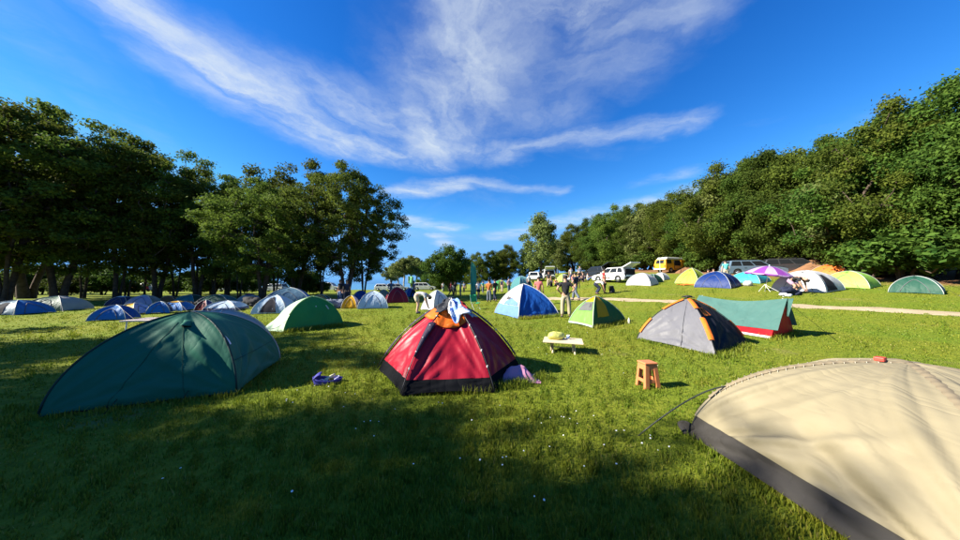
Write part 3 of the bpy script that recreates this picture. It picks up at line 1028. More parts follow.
def build_cream():
    A, B = (2.00, 2.66), (2.04, .85)
    C, D = (4.35, 1.15), (4.15, 3.1)
    T = Tent('half_pitched_tent', 'slack cream tent with grey skirt and loose pole, standing near the stool', [A, B, C, D], (3.25, 2.08), .86, [.95, .8, .85, .85], sag=-.035, wr=.042, seed=5, wave=.35, nline=22)
    cr = fab('cream', (.285, .245, .155), .65, .22, .16, fold=((2.2, .45, .8), (0, 0, -.75))); gk = fab('skirt_grey', (.040, .037, .034), .8, 0, .4, spec=.1)
    for i in range(4):
        T.panel(i, gk, 'skirt', 0, .16, nu=60, nt=6)
        T.panel(i, cr, 'panel', .15, 1, nu=72, nt=52, off=.012)
    # hem of the sleeve: gathered strip along the pole
    hem = fab('hem_tan', (.21, .17, .11), .7, .1)
    for i in (0, 1, 2, 3):
        b = MB()

        def fn(u, v, i=i):
            t = .30 + .70 * v
            p = T.ribs[i](t)
            d = (T.cs[i] - T.apex); d.z = 0; d.normalize()
            tang = Vector((-d.y, d.x, 0))
            return p + (d * .5 + Vector((0, 0, .8))) * (.010 + .0025 * math.sin(v * 150) + .012 * math.sin(PI * u)) + tang * (u - .5) * .055 - T.o
        b.grid(fn, 4, 120); b.build('pole_sleeve', hem, T.root, True)
        for k in range(22 if i == 0 else 0):
            t = .34 + .029 * k
            p = T.ribs[i](t); d = (T.cs[i] - T.apex); d.z = 0; d.normalize(); tang = Vector((-d.y, d.x, 0))
            for sgn in (-1, 1):
                q = p + tang * sgn * .034 + Vector((0, 0, .016)) + d * .01 - T.o
                MB().tube([q, q + tang * sgn * .010 + Vector((0, 0, -.028))], .0025, 4).build('sleeve_stitch', plain('stitch_pale', (.36, .33, .26), .8), T.root)
    # pole springs out of the sleeve and bows down to the grass
    e = G(638, 436)
    p1 = T.ribs[0](.42)
    pts = []
    ctrl = p1 + Vector((-.28, .0, .0))
    for k in range(15):
        t = k / 14
        a = (1 - t) ** 2; bb = 2 * t * (1 - t); c = t * t
        pts.append(p1 * a + ctrl * bb + e * c - T.o)
    MB().tube(pts, .006, 6).build('loose_pole', plain('pole_fibre', (.03, .035, .03), .4), T.root, True)
    # crumpled corner of the skirt
    b = MB()
    def fn(u, v):
        return Vector((A[0] - .05 + .22 * u, A[1] + .03 - .16 * u, H(*A))) - T.o + Vector((-.03 * math.sin(PI * v), -.03 * math.sin(2 * PI * v + 4 * u), .005 + .13 * v * (1 - .35 * u) + .015 * math.sin(12 * u)))
    b.grid(fn, 10, 8); b.build('skirt_fold', gk, T.root, True, solid=.004)
    # small red toggle on top
    MB().box(T.ribs[0](.93) - T.o + Vector((0, 0, .03)), (.07, .05, .03), .4).build('toggle', plain('toggle_red', (.5, .06, .04), .5), T.root, bevel=.006)


build_cream()


def build_mid_tents():
    polb = plain('pole_black', (0, 0, 0)); polg = plain('pole_grey', (0, 0, 0))
    # grey tent with orange sleeves
    L, Fr, R = xy(G(637, 339)), xy(G(716, 357)), xy(G(748, 344.5))
    cs, c = quad_tent(L, Fr, R)
    T = Tent('dome_tent', 'grey and black dome tent with bright orange pole sleeves', cs, c, 1.08, .5, sag=.04, wr=.024, seed=6)
    gy = fab('mid_grey', (.135, .135, .15), .5, .1, .3); bk = fab('charcoal', (.014, .015, .020), .7, 0, spec=.12); og = fab('sleeve_orange', (.75, .17, .02), .55, .1)
    T.panel(0, gy, 'panel', nu=48, nt=36); T.panel(1, bk, 'panel', nu=40, nt=30); T.panel(2, gy); T.panel(3, bk)
    for i in range(4):
        T.pole(i, polb, .008)
        for (a, b_) in ((.20, .52), (.70, .95)) if i == 1 else ((.12, .40), (.62, .93)):
            b = MB()

            def fn(u, v, i=i, a=a, b_=b_):
                p = T.ribs[i](a + (b_ - a) * v)
                d = (T.cs[i] - T.apex); d.z = 0; d.normalize(); tg = Vector((-d.y, d.x, 0))
                return p + (d * .6 + Vector((0, 0, .7))) * (.012 + .025 * math.sin(PI * u)) + tg * (u - .5) * .10 - T.o
            b.grid(fn, 6, 8); b.build('pole_sleeve', og, T.root, True)
    MB().lathe([(.04, 0), (.09, .015), (.09, .035), (.04, .05)], 12, (0, 0, 1.10)).build('hub', polb, T.root, True)
    for a in range(4):
        MB().tube([(0, 0, 1.13), (.14 * math.cos(a * 1.57 + .5), .14 * math.sin(a * 1.57 + .5), 1.10)], .012, 5).build('hub_arm', polb, T.root)
    # orange emblem printed on the dark side
    for (u0, u1, t0, t1) in ((.22, .56, .56, .595), (.22, .28, .56, .72), (.50, .56, .56, .72), (.22, .56, .70, .73), (.33, .38, .595, .67), (.41, .45, .62, .70)):
        T.panel(1, og, 'emblem_bar', t0, t1, u0, u1, .012, 6, 3)
    T.panel(0, plain('zip_dark', (.05, .05, .055), .7), 'zip_line', .02, .95, .62, .628, .01, 2, 16)
    # teal and red ridge tent
    FR = G(771, 339); BR = G(794, 332.5)
    r0 = (FR + BR) / 2; r0 = Vector((r0.x + .05, r0.y, H(r0.x, r0.y)))
    ax = Vector((-.75, 1.75, 0))
    FL, BL = FR + ax, BR + ax
    rt = thing('ridge_tent', 'teal ridge tent with red lower walls and red triangular end', 'tent', r0)
    teal = fab('teal', (.072, .165, .145), .5, .25, .35); rd = fab('bright_red', (.62, .014, .022), .5, .4); wh = fab('hem_white', (.5, .5, .5), .7, 0)
    hh = .98
    def ridge(v): return r0 + ax * v + Vector((0, 0, hh - .11 * math.sin(PI * v) + .01 * v))
    def side(base0, sgn):
        def fn(u, v):   # u along the ridge, v up
            g = base0 + ax * u; g = Vector((g.x, g.y, H(g.x, g.y) + .015))
            p = g.lerp(ridge(u), v)
            nrm = Vector((-ax.y, ax.x, 0)).normalized() * sgn
            p += nrm * (-.05 * math.sin(PI * v) * math.sin(PI * u) + .012 * math.sin(14 * u + 5 * v) * (1 - v) + .010 * math.sin(23 * u * (1.1 - v) + 2))
            return p - r0
        return fn
    fl = side(FR, 1); fb = side(BR, -1)
    MB().grid(lambda u, v: fl(u, .22 * v), 20, 5).build('wall', rd, rt, True)
    MB().grid(lambda u, v: fb(u, .22 * v), 20, 5).build('wall', rd, rt, True)
    nn = Vector((-ax.y, ax.x, 0)).normalized()
    MB().grid(lambda u, v: fl(-.05 + 1.1 * u, .20 + .80 * v) + nn * .02 + Vector((0, 0, .012)), 26, 16).build('fly', teal, rt, True)
    MB().grid(lambda u, v: fb(-.05 + 1.1 * u, .20 + .80 * v) - nn * .02 + Vector((0, 0, .012)), 26, 16).build('fly', teal, rt, True)
    for base in (0, 1):
        b = MB()
        b.grid(lambda u, v: fl(base, v).lerp(fb(base, v), u) + Vector((ax.x, ax.y, 0)).normalized() * (.02 if base else -.02) * math.sin(PI * u) * 2, 12, 12)
        b.build('end_wall', rd, rt, True)
        p = ridge(base)
        MB().tube([p - r0 + Vector((0, 0, .03)), Vector((p.x, p.y, H(p.x, p.y))) - r0], .012, 6).build('pole', polg, rt)
        e = p + ax.normalized() * (.9 if base else -.9); e.z = H(e.x, e.y)
        MB().tube([p - r0 + Vector((0, 0, .02)), e - r0], .004, 4).build('guy_line', plain('cord_grey', (0, 0, 0)), rt)
    MB().grid(lambda u, v: fl(u, .05 * v) + nn * .012, 20, 2).build('hem', wh, rt, True)
    MB().grid(lambda u, v: fl(-.05 - .06 * v, .55 + .45 * u).lerp(fb(-.05 - .06 * v, .55 + .45 * u), .0 + .32 * (1 - v)), 6, 4).build('door_flap', teal, rt, True, solid=.004)
    # blue and white dome
    L, Fr, R = xy(G(494.5, 313)), xy(G(518.5, 319)), xy(G(559, 315.3))
    cs, c = quad_tent(L, Fr, R)
    T = Tent('dome_tent', 'tall dome tent, one side royal blue and the other white with a pale blue skirt', cs, (c[0] - .05, c[1]), 1.42, .55, sag=.05, wr=.03, seed=7)
    bl = fab('royal_blue', (.012, .075, .30), .45, .15, .4); wt = fab('white', (.54, .54, .54), .55, .2, .3); pb = fab('sky_blue', (.13, .24, .52), .5, .15)
    T.panel(0, pb, 'skirt', 0, .27, nu=20, nt=8); T.panel(0, wt, 'panel', .27, 1, nu=20, nt=16)
    T.panel(1, bl, 'panel', nu=30, nt=20); T.panel(2, bl); T.panel(3, wt)
    T.panel(0, pb, 'awning', shape=lambda u, v: (.25 + .65 * u, .27 + .16 * v * (1 - .5 * abs(2 * u - 1))), off=.03)
    T.panel(0, plain('mesh_dark', (.06, .06, .065), .8), 'window', shape=lambda u, v: (.24 + .36 * u, .40 + .09 * v * (1 - .6 * u)), off=.018, nu=8, nt=4)
    for i in range(4): T.pole(i, wt, .016, name='pole_sleeve')
    T.guy(2, .7, .8)
    # green tent with a yellow stripe
    L, Fr, R = xy(G(568.5, 323)), xy(G(593, 328.5)), xy(G(626, 321.5))
    cs, c = quad_tent(L, Fr, R)
    T = Tent('dome_tent', 'small green dome tent with a broad yellow stripe and a mesh window', cs, (c[0] - .1, c[1] - .15), .99, [.5, .75, .5, .6], sag=.03, wr=.012, seed=8)
    dg = fab('forest_green', (.018, .11, .03), .5, .12); lg = fab('apple_green', (.16, .42, .07), .5, .2); yl = fab('yellow', (.80, .44, .02), .5, .45)
    T.panel(0, lg, 'panel', 0, .70, nu=18, nt=14); T.panel(0, yl, 'panel', .70, 1)
    T.panel(1, dg, 'panel', nu=24, nt=18); T.panel(2, dg); T.panel(3, dg)
    T.panel(1, yl, 'stripe', shape=lambda u, v: (.10 + .48 * u - .10 * (1 - v) * (u - .5) + .12 * v * u, .22 + .77 * v), off=.02, nu=10, nt=14)
    T.panel(0, plain('mesh_grey', (.10, .105, .10), .8), 'window', shape=lambda u, v: (.10 + .80 * u, .40 + .28 * v), off=.015)
    T.panel(0, plain('mesh_dark', (0, 0, 0)), 'window_gap', shape=lambda u, v: (.68 + .12 * u, .50 + .12 * v), off=.022, nu=3, nt=3)
    for i in range(4): T.pole(i, fab('trim_grey', (.34, .42, .32), .6, 0), .014, name='pole_sleeve')
    T.panel(0, fab('trim_grey', (0, 0, 0)), 'hem', 0, .05, 0, 1, .01, 10, 2)
    p = G(629, 323.5)
    o = MB().lathe([(.03, 0), (.032, .01), (.032, .14), (.012, .17), (.012, .2)], 10).build('bottle', plain('bottle_white', (.7, .68, .6), .4), None, True, loc=p)
    tag(o, 'little white bottle in the grass at the corner of the yellow striped tent', 'bottle')
    # green tent with pale porch
    Fp, Rp, Tp = G(283, 333), G(343.5, 325), G(259.5, 331.8)
    ap = AT(313, 9.35)
    Lp = (2 * ap.x - Rp.x - .1, 2 * ap.y - Rp.y)
    Bp = (2 * ap.x - Fp.x, 2 * ap.y - Fp.y)
    T = Tent('dome_tent', 'green dome tent with a pale green porch pegged out in long grass', [xy(Tp), xy(Fp), xy(Rp), Bp, Lp], xy(ap), ZAT(296.5, ap.y) - ap.z, [.18, .8, .78, .8, .8], sag=.03, wr=.012, seed=9)
    gg = fab('leaf_green', (.03, .21, .055), .5, .2); pg = fab('mint', (.50, .68, .44), .55, .25)
    T.panel(0, pg, 'porch', nu=18, nt=14); T.panel(1, gg, 'panel', nu=24, nt=20); T.panel(2, gg); T.panel(3, gg); T.panel(4, pg, 'porch')
    T.pole(1, fab('trim_lime', (.40, .62, .25), .6, .1), .02, .35, 1, 'pole_sleeve'); T.pole(2, fab('trim_lime', (0, 0, 0)), .02, .5, 1, 'pole_sleeve')
    T.panel(0, plain('zip_dark', (0, 0, 0)), 'zip_line', shape=lambda u, v: (.35 + .60 * u, .04 + .20 * u ** 2 + .015 * v), off=.01, nu=10, nt=2)
    T.panel(1, wt, 'logo_strip', shape=lambda u, v: (.80 + .03 * u, .42 + .12 * v), off=.012, nu=3, nt=3)
    T.panel(1, wt, 'guy_patch', shape=lambda u, v: (.52 + .03 * u, .52 + .03 * v), off=.012, nu=2, nt=2)
    T.guy(2, .6, .6)


build_mid_tents()


def simple_tent(name, label, px, py, wpx, top, cols, rot=.6, k=.85, depth=None, ratio=1.0, door=None, group=None, seed=0, poles=None, cap=None, skirt=None, n=4):
    """dome set on the ground where pixel (px, py) meets it; width and top read in pixels"""
    p = G(px, py) if depth is None else AT(px, depth)
    w = wpx / F * p.y
    w = w / 1.25
    cy = p.y + w * .5 * ratio
    cx = (px - 480) / F * cy
    ap_h = max(.5, ZAT(top, cy) - H(cx, cy))
    cs = []
    for i in range(n):
        a = rot + PI * 1.25 + i * 2 * PI / n
        cs.append((cx + w * .70 * math.cos(a), cy + w * .70 * ratio * math.sin(a)))
    T = Tent(name, label, cs, (cx, cy), ap_h, k, group, sag=.03, wr=.014, seed=seed)
    for i in range(n):
        m = cols[i % len(cols)]
        if skirt:
            T.panel(i, skirt, 'skirt', 0, .2, nu=10, nt=3); T.panel(i, m, 'panel', .2, 1, nu=12, nt=10)
        else:
            T.panel(i, m, 'panel', nu=12, nt=12)
        T.pole(i, poles or plain('pole_grey', (0, 0, 0)), .012)
        if cap: T.panel(i, cap, 'cap', .74, 1, off=.02, nu=8, nt=5)
    best = max(range(n), key=lambda q_: -((T.cs[q_] + T.cs[(q_ + 1) % n]) / 2 - T.apex).dot(Vector((T.apex.x, T.apex.y, 0)).normalized()))
    seam = [T.S(best, .22 + .56 * k_ / 16, .04 + .58 * math.sin(PI * k_ / 16) ** .6, .012) for k_ in range(17)]
    MB().tube(seam, .012, 4).build('door_seam', plain('seam_grey', (.12, .12, .13), .8), T.root, True)
    T.panel(best, plain('vent_black', (.006, .008, .008), .9), 'vent', shape=lambda u, v: (.40 + .20 * u, .74 + .05 * v * math.sin(PI * u)), off=.016, nu=6, nt=2)
    for gi in (0, 1):
        if p.y < 22: T.guy(gi, .55, .5 + .2 * gi, r=.005)
    if door:
        di, dm, u0, u1, t1 = door
        T.panel(di, dm, 'door', shape=lambda u, v: (u0 + (u1 - u0) * (u + (.5 - u) * .35 * v), .02 + (t1 - .02) * v), off=.014, nu=8, nt=8)
    return T


def build_far_tents():
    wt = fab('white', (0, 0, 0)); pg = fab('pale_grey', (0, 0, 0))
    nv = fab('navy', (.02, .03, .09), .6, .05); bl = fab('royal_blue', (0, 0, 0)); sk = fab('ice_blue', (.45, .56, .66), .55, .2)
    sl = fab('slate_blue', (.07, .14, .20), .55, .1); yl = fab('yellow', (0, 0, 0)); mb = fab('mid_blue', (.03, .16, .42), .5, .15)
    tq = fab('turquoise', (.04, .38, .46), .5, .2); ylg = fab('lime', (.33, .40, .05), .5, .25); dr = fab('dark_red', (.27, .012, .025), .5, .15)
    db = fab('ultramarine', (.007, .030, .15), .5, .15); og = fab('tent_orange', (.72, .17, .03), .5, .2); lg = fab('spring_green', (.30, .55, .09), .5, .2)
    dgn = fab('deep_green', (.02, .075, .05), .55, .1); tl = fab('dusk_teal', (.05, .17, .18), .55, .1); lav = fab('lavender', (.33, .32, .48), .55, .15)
    dk = plain('door_dark', (.015, .015, .022), .9)
    # left: before and among the grove
    simple_tent('dome_tent', 'ice blue dome tent with a dark open doorway beside the green porch tent', 277, 314, 38, 295, [sk, sk, wt, sk], .25, door=(0, dk, .25, .72, .72), seed=21)
    simple_tent('dome_tent', 'large slate blue dome tent behind the ice blue one', 290, 308.5, 54, 287.5, [sl, mb, sl, sk], .5, seed=22)
    simple_tent('dome_tent', 'very low pale blue dome tent with black base on sunny grass', 228.5, 311.5, 34, 300.5, [sk], .3, seed=23, skirt=nv)
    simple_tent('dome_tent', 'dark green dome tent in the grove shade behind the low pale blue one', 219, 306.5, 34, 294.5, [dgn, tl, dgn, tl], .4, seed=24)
    simple_tent('dome_tent', 'small tent with a maroon side squeezed between the green ones', 207, 311, 14, 300, [fab('maroon', (.16, .01, .02), .6, .1), nv], .1, seed=25)
    simple_tent('dome_tent', 'blue tent with yellow roof patch in the crowded grove', 179, 311.5, 26, 302, [mb, mb, bl, mb], .3, seed=26, cap=yl)
    simple_tent('dome_tent', 'deep blue narrow tent next to the yellow roofed one', 162, 314, 20, 301.5, [mb, db, mb], .7, seed=27)
    simple_tent('dome_tent', 'tent with bright yellow front flap by the grove trunks', 136, 315, 24, 303, [yl, lav, lav, pg], .1, seed=28)
    simple_tent('dome_tent', 'lavender grey dome tent behind the yellow flap tent', 146, 306, 24, 295, [lav, pg], .5, seed=29, cap=wt)
    simple_tent('dome_tent', 'bright blue dome tent beyond the end of the camping table', 118, 321, 32, 305, [mb, bl], .5, seed=30)
    simple_tent('dome_tent', 'grey green dome tent at the outer edge of the grove', 60, 312, 40, 296, [dgn, pg], .3, seed=31)
    simple_tent('dome_tent', 'slate blue dome tent with dark doorway at the outer edge of the grove', 20, 316, 40, 300, [sl, mb], .2, door=(0, dk, .3, .7, .7), seed=32)
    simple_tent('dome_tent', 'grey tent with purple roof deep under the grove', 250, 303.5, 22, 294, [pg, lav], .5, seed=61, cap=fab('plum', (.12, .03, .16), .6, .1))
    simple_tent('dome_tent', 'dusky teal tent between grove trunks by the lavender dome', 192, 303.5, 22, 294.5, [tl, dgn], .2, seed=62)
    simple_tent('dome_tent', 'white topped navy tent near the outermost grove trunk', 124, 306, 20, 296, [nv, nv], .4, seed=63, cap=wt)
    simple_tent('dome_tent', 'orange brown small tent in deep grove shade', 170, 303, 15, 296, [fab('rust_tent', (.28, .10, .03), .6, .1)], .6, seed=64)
    simple_tent('dome_tent', 'olive tent behind the slate blue dome at the stout trunk', 322, 304.5, 22, 294.5, [fab('olive', (.12, .13, .05), .6, .1), dgn], .3, seed=65)
    simple_tent('dome_tent', 'blue and white striped-looking tent by the leaning stem', 361, 300, 18, 290.5, [bl, wt], .5, seed=66)
    simple_tent('dome_tent', 'pale sand coloured tent far behind the grey white dome', 384, 297.5, 14, 289.5, [fab('sand', (.42, .36, .26), .6, .15)], .5, seed=67)
    # between the grove and the meadow
    simple_tent('dome_tent', 'small mustard yellow tent half hidden by the grey white dome', 351.5, 308.5, 18, 295.5, [yl, lav], .2, seed=33)
    simple_tent('dome_tent', 'grey white dome tent with dark trim beside the mustard tent', 374, 309, 36, 291, [sk, pg], .35, seed=34, skirt=None)
    simple_tent('dome_tent', 'dark red dome tent with open front in tree shadow', 397, 303, 27, 287, [dr], .4, seed=35, door=(0, fab('maroon', (0, 0, 0)), .3, .7, .6))
    simple_tent('dome_tent', 'little bright blue tent next to the dark red dome', 410, 297, 14, 288, [bl, mb], .6, seed=36)
    simple_tent('dome_tent', 'white dome tent with grey side and small dark triangular window', 437, 310.5, 30, 290, [wt, pg, pg, wt], .75, k=.6, seed=37, door=(1, dk, .35, .6, .62))  # two of the four panels are pale grey fabric
    simple_tent('dome_tent', 'tiny lime tent pitched far out in the meadow', 445, 291.5, 7, 285, [ylg], .4, seed=38)
    simple_tent('dome_tent', 'tiny white tent far out beside the lime one', 452, 290.5, 7, 285.5, [wt], .4, seed=39)
    simple_tent('dome_tent', 'green tent with lime porch behind the people in the meadow', 500, 289, 15, 280, [lg, fab('leaf_green', (0, 0, 0))], .4, seed=40)
    simple_tent('dome_tent', 'pale turquoise tall dome behind the blue and white tent', 521, 289.5, 21, 276, [fab('pale_turquoise', (.16, .38, .40), .5, .2), tl], .5, seed=41)
    # slope on the right
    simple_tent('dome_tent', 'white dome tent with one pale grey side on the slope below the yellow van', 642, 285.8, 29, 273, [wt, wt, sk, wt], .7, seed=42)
    simple_tent('dome_tent', 'small dark green tent behind the white dome on the slope', 653, 283, 16, 274, [dgn], .4, seed=43)
    simple_tent('dome_tent', 'small white grey tent near the yellow van wheels', 661, 280.5, 14, 272.5, [wt, pg], .5, seed=44)
    simple_tent('dome_tent', 'lime yellow dome tent with cream doorway on the slope', 692, 284.5, 28, 268, [ylg, ylg, ylg], .45, k=.5, door=(1, fab('cream', (0, 0, 0)), .2, .65, .5), seed=45)
    simple_tent('dome_tent', 'ultramarine blue dome tent with pale cap on the slope', 717, 288.5, 38, 271.5, [db, bl, db, db], .55, seed=46, door=(0, fab('sky_blue', (0, 0, 0)), .48, .53, .8))
    simple_tent('dome_tent', 'turquoise low dome tent beside the purple parasol', 749, 283.5, 32, 271.5, [tq], .45, seed=47)
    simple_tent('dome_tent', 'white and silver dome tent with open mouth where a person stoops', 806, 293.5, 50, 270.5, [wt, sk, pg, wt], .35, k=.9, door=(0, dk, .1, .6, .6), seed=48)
    simple_tent('dome_tent', 'orange tunnel tent at the foot of the earth bank', 832, 279, 32, 264, [og], .4, seed=49, ratio=1.2, door=(0, fab('maroon', (0, 0, 0)), .4, .6, .7))
    simple_tent('dome_tent', 'spring green dome tent in front of the orange one', 849, 289.5, 40, 271, [lg], .4, seed=50)
    simple_tent('dome_tent', 'dusky teal dome tent out on the slope past the spring green one', 915, 295, 38, 276, [tl, dgn], .5, seed=51)
    simple_tent('dome_tent', 'small green and white tent by the crowd below the wood', 563, 281.5, 12, 274, [wt, lg], .4, seed=52)
    # orange ground cloth by the lime tent
    p = G(689, 284.8)
    o = MB().grid(lambda u, v: Vector(((u - .5) * 1.5, (v - .5) * .8, .03 + .03 * math.sin(9 * u + 3 * v) + .02 * math.sin(14 * v)))
                  + Vector((0, 0, H(p.x + (u - .5) * 1.5, p.y + (v - .5) * .8) - p.z)), 12, 8).build('ground_cloth', fab('tent_orange', (0, 0, 0)), None, True, loc=p, solid=.01)
    tag(o, 'orange ground cloth spread before the lime yellow tent', 'cloth')
    p = G(748, 286)
    o = MB().blob((0, 0, .16), (.3, .22, .2), 14, 8, .15, 3).build('bag', fab('white', (0, 0, 0)), None, True, loc=p)
    tag(o, 'white bag on the grass before the turquoise tent', 'bag')


build_far_tents()


# ---------------------------------------------------------------- small things near the camera
def build_stool():
    p = G(648, 387)
    r = thing('step_stool', 'orange plastic stool with cut-out sides standing on the lawn', 'stool', p, .12)
    m = plain('stool_orange', (.52, .18, .07), .45, scale=12, var=.06)
    h = .345
    MB().box((0, 0, h), (.198, .174, .028)).build('top', m, r, bevel=.012)
    def corner(sx, sy, z):
        k = 1 - z / h
        return Vector((sx * (.090 + .030 * k), sy * (.078 + .028 * k), z))
    for sx in (-1, 1):
        for sy in (-1, 1):
            a = corner(sx, sy, 0); b_ = corner(sx, sy, h - .015)
            b = MB()
            wx, wy = .068, .045
            V = []
            for q, w in ((a, 1.0), (b_, .95)):
                for dx, dy in ((0, 0), (-sx * wx * w, 0), (-sx * wx * w, -sy * wy * w), (0, -sy * wy * w)):
                    V.append(q + Vector((dx, dy, 0)))
            b.add(V, [(0, 1, 2, 3), (7, 6, 5, 4), (0, 4, 5, 1), (1, 5, 6, 2), (2, 6, 7, 3), (3, 7, 4, 0)])
            b.build('leg', m, r, bevel=.008)
    # side walls: band above the opening and rail below it
    def wall(axis, s):
        for (z0, z1, nm) in ((.255, h - .014, 'side_panel'), (.085, .13, 'rail')):
            b = MB(); V = []
            for z in (z0, z1):
                for e in (-1, 1):
                    c = corner(e, s, z) if axis == 'y' else corner(s, e, z)
                    ins = Vector((-e * .02, -s * .004, 0)) if axis == 'y' else Vector((-s * .004, -e * .02, 0))
                    th = Vector((0, -s * .012, 0)) if axis == 'y' else Vector((-s * .012, 0, 0))
                    V += [c + ins, c + ins + th]
            b.add(V, [(0, 2, 6, 4), (1, 5, 7, 3), (0, 1, 3, 2), (4, 6, 7, 5), (0, 4, 5, 1), (2, 3, 7, 6)])
            b.build(nm, m, r, bevel=.003)
    for s in (-1, 1): wall('y', s); wall('x', s)


build_stool()


def build_low_table():
    p = G(563, 352)
    r = thing('low_table', 'low pale wooden folding table on the sunny lawn', 'table', p, -.30)
    wd = plain('wood_pale', (.60, .48, .31), .6, scale=2.5, var=.15)
    for k in range(4):
        MB().box((0, -.21 + .14 * k, .245), (.80, .134, .022)).build('plank', wd, r, bevel=.004)
    for sx in (-.22, .22):
        for s in (-1, 1):
            MB().tube([(sx, s * .19, .235), (sx + .02 * s, -s * .21, 0)], .02, 4).build('leg', wd, r)
        MB().box((sx - .025, 0, .12), (.02, .30, .14)).build('leg_panel', wd, r, bevel=.003)
    MB().tube([(-.22, 0, .10), (.22, 0, .10)], .012, 6).build('stretcher', wd, r)
    c = p + Vector((-.13, .06, .257))
    b = MB().blob((0, 0, .075), (.17, .12, .085), 18, 10, .16, 8); b.blob((.12, .03, .055), (.08, .07, .055), 12, 8, .2, 3)
    o = b.build('carrier_bag', mat('bag_lime', (.62, .62, .16), .45, trans=.2, bump=.5, bscale=12), None, True, loc=c)
    tag(o, 'yellowish plastic bag full of food on the low table', 'bag')
    c = p + Vector((.13, .05, .257))
    b = thing('cup', 'small white cup with blue band on the low table', 'cup', c)
    MB().lathe([(.028, 0), (.036, .09), (.033, .09), (.026, .01)], 14).build('body', plain('cup_white', (.75, .76, .78), .4), b, True)
    MB().lathe([(.0325, .03), (.0355, .065)], 14).build('band', plain('cup_blue', (.06, .14, .4), .5), b, True)
    # blue open pouch with odds and ends
    p = G(327, 383)
    r = thing('pouch', 'dark blue open pouch with white and yellow odds and ends on shaded lawn', 'pouch', p, .35)
    nb = fab('pouch_blue', (.035, .035, .22), .6, 0)
    def shell(u, v):
        a = 2 * PI * u
        rx, ry = .17 + .02 * v, .10 + .015 * v
        return Vector((rx * math.cos(a) * (1 + .06 * math.cos(3 * a)), ry * math.sin(a), .005 + (.055 + .05 * max(0, -math.cos(a))) * v))
    MB().grid(shell, 24, 4).build('side', nb, r, True, solid=.008)
    MB().grid(lambda u, v: shell(u, 0) * (1 - v) + Vector((0, 0, .012)) * v, 24, 2).build('bottom', nb, r, True)
    MB().grid(lambda u, v: Vector((-.17 - .02 * v + .12 * v, -.08 + .16 * u, .10 + .06 * math.sin(PI * v * .6) - .02 * (2 * u - 1) ** 2)), 8, 6).build('flap', nb, r, True, solid=.006)
    MB().grid(lambda u, v: Vector((-.10 + .12 * u, -.06 + .03 * v + .02 * u, .06 + .012 * math.sin(6 * u))), 6, 4).build('paper', plain('paper_white', (.75, .75, .8), .8), r, True, solid=.003)
    MB().tube([(-.02, -.03, .06), (.05, .03, .085), (.09, .06, .09)], [.018, .02, .024], 8).build('tube', plain('tube_cream', (.65, .60, .35), .5), r, True)
    MB().tube([(.10, -.04, .05), (.15, -.01, .07), (.15, .04, .075), (.10, .06, .07)], .009, 6).build('handle', plain('strap_pale', (.5, .48, .6), .7), r, True)


build_low_table()


# ---------------------------------------------------------------- people
R0 = dict(pelvis=.125, spine=.115, chest=.125, neck=.06, head0=.072, head1=.098, head2=.075, hip=.095, knee=.062, ankle=.043, heel=.045, toe=.032,
          shoulder=.066, elbow=.044, wrist=.030, palm=.034)


def base_pose():
    J = dict(pelvis=(0, 0, .94), spine=(0, 0, 1.12), chest=(0, 0, 1.32), neck=(0, .01, 1.49), head0=(0, -.01, 1.56), head1=(0, -.02, 1.64), head2=(0, -.015, 1.70))
    for s, n in ((-1, 'l'), (1, 'r')):
        J['hip' + n] = (s * .095, 0, .88); J['knee' + n] = (s * .105, -.02, .49); J['ankle' + n] = (s * .11, .01, .09); J['toe' + n] = (s * .125, -.15, .032)
        J['shoulder' + n] = (s * .18, .01, 1.41); J['elbow' + n] = (s * .25, .03, 1.14); J['wrist' + n] = (s * .27, -.04, .90); J['palm' + n] = (s * .27, -.06, .83)
    return J


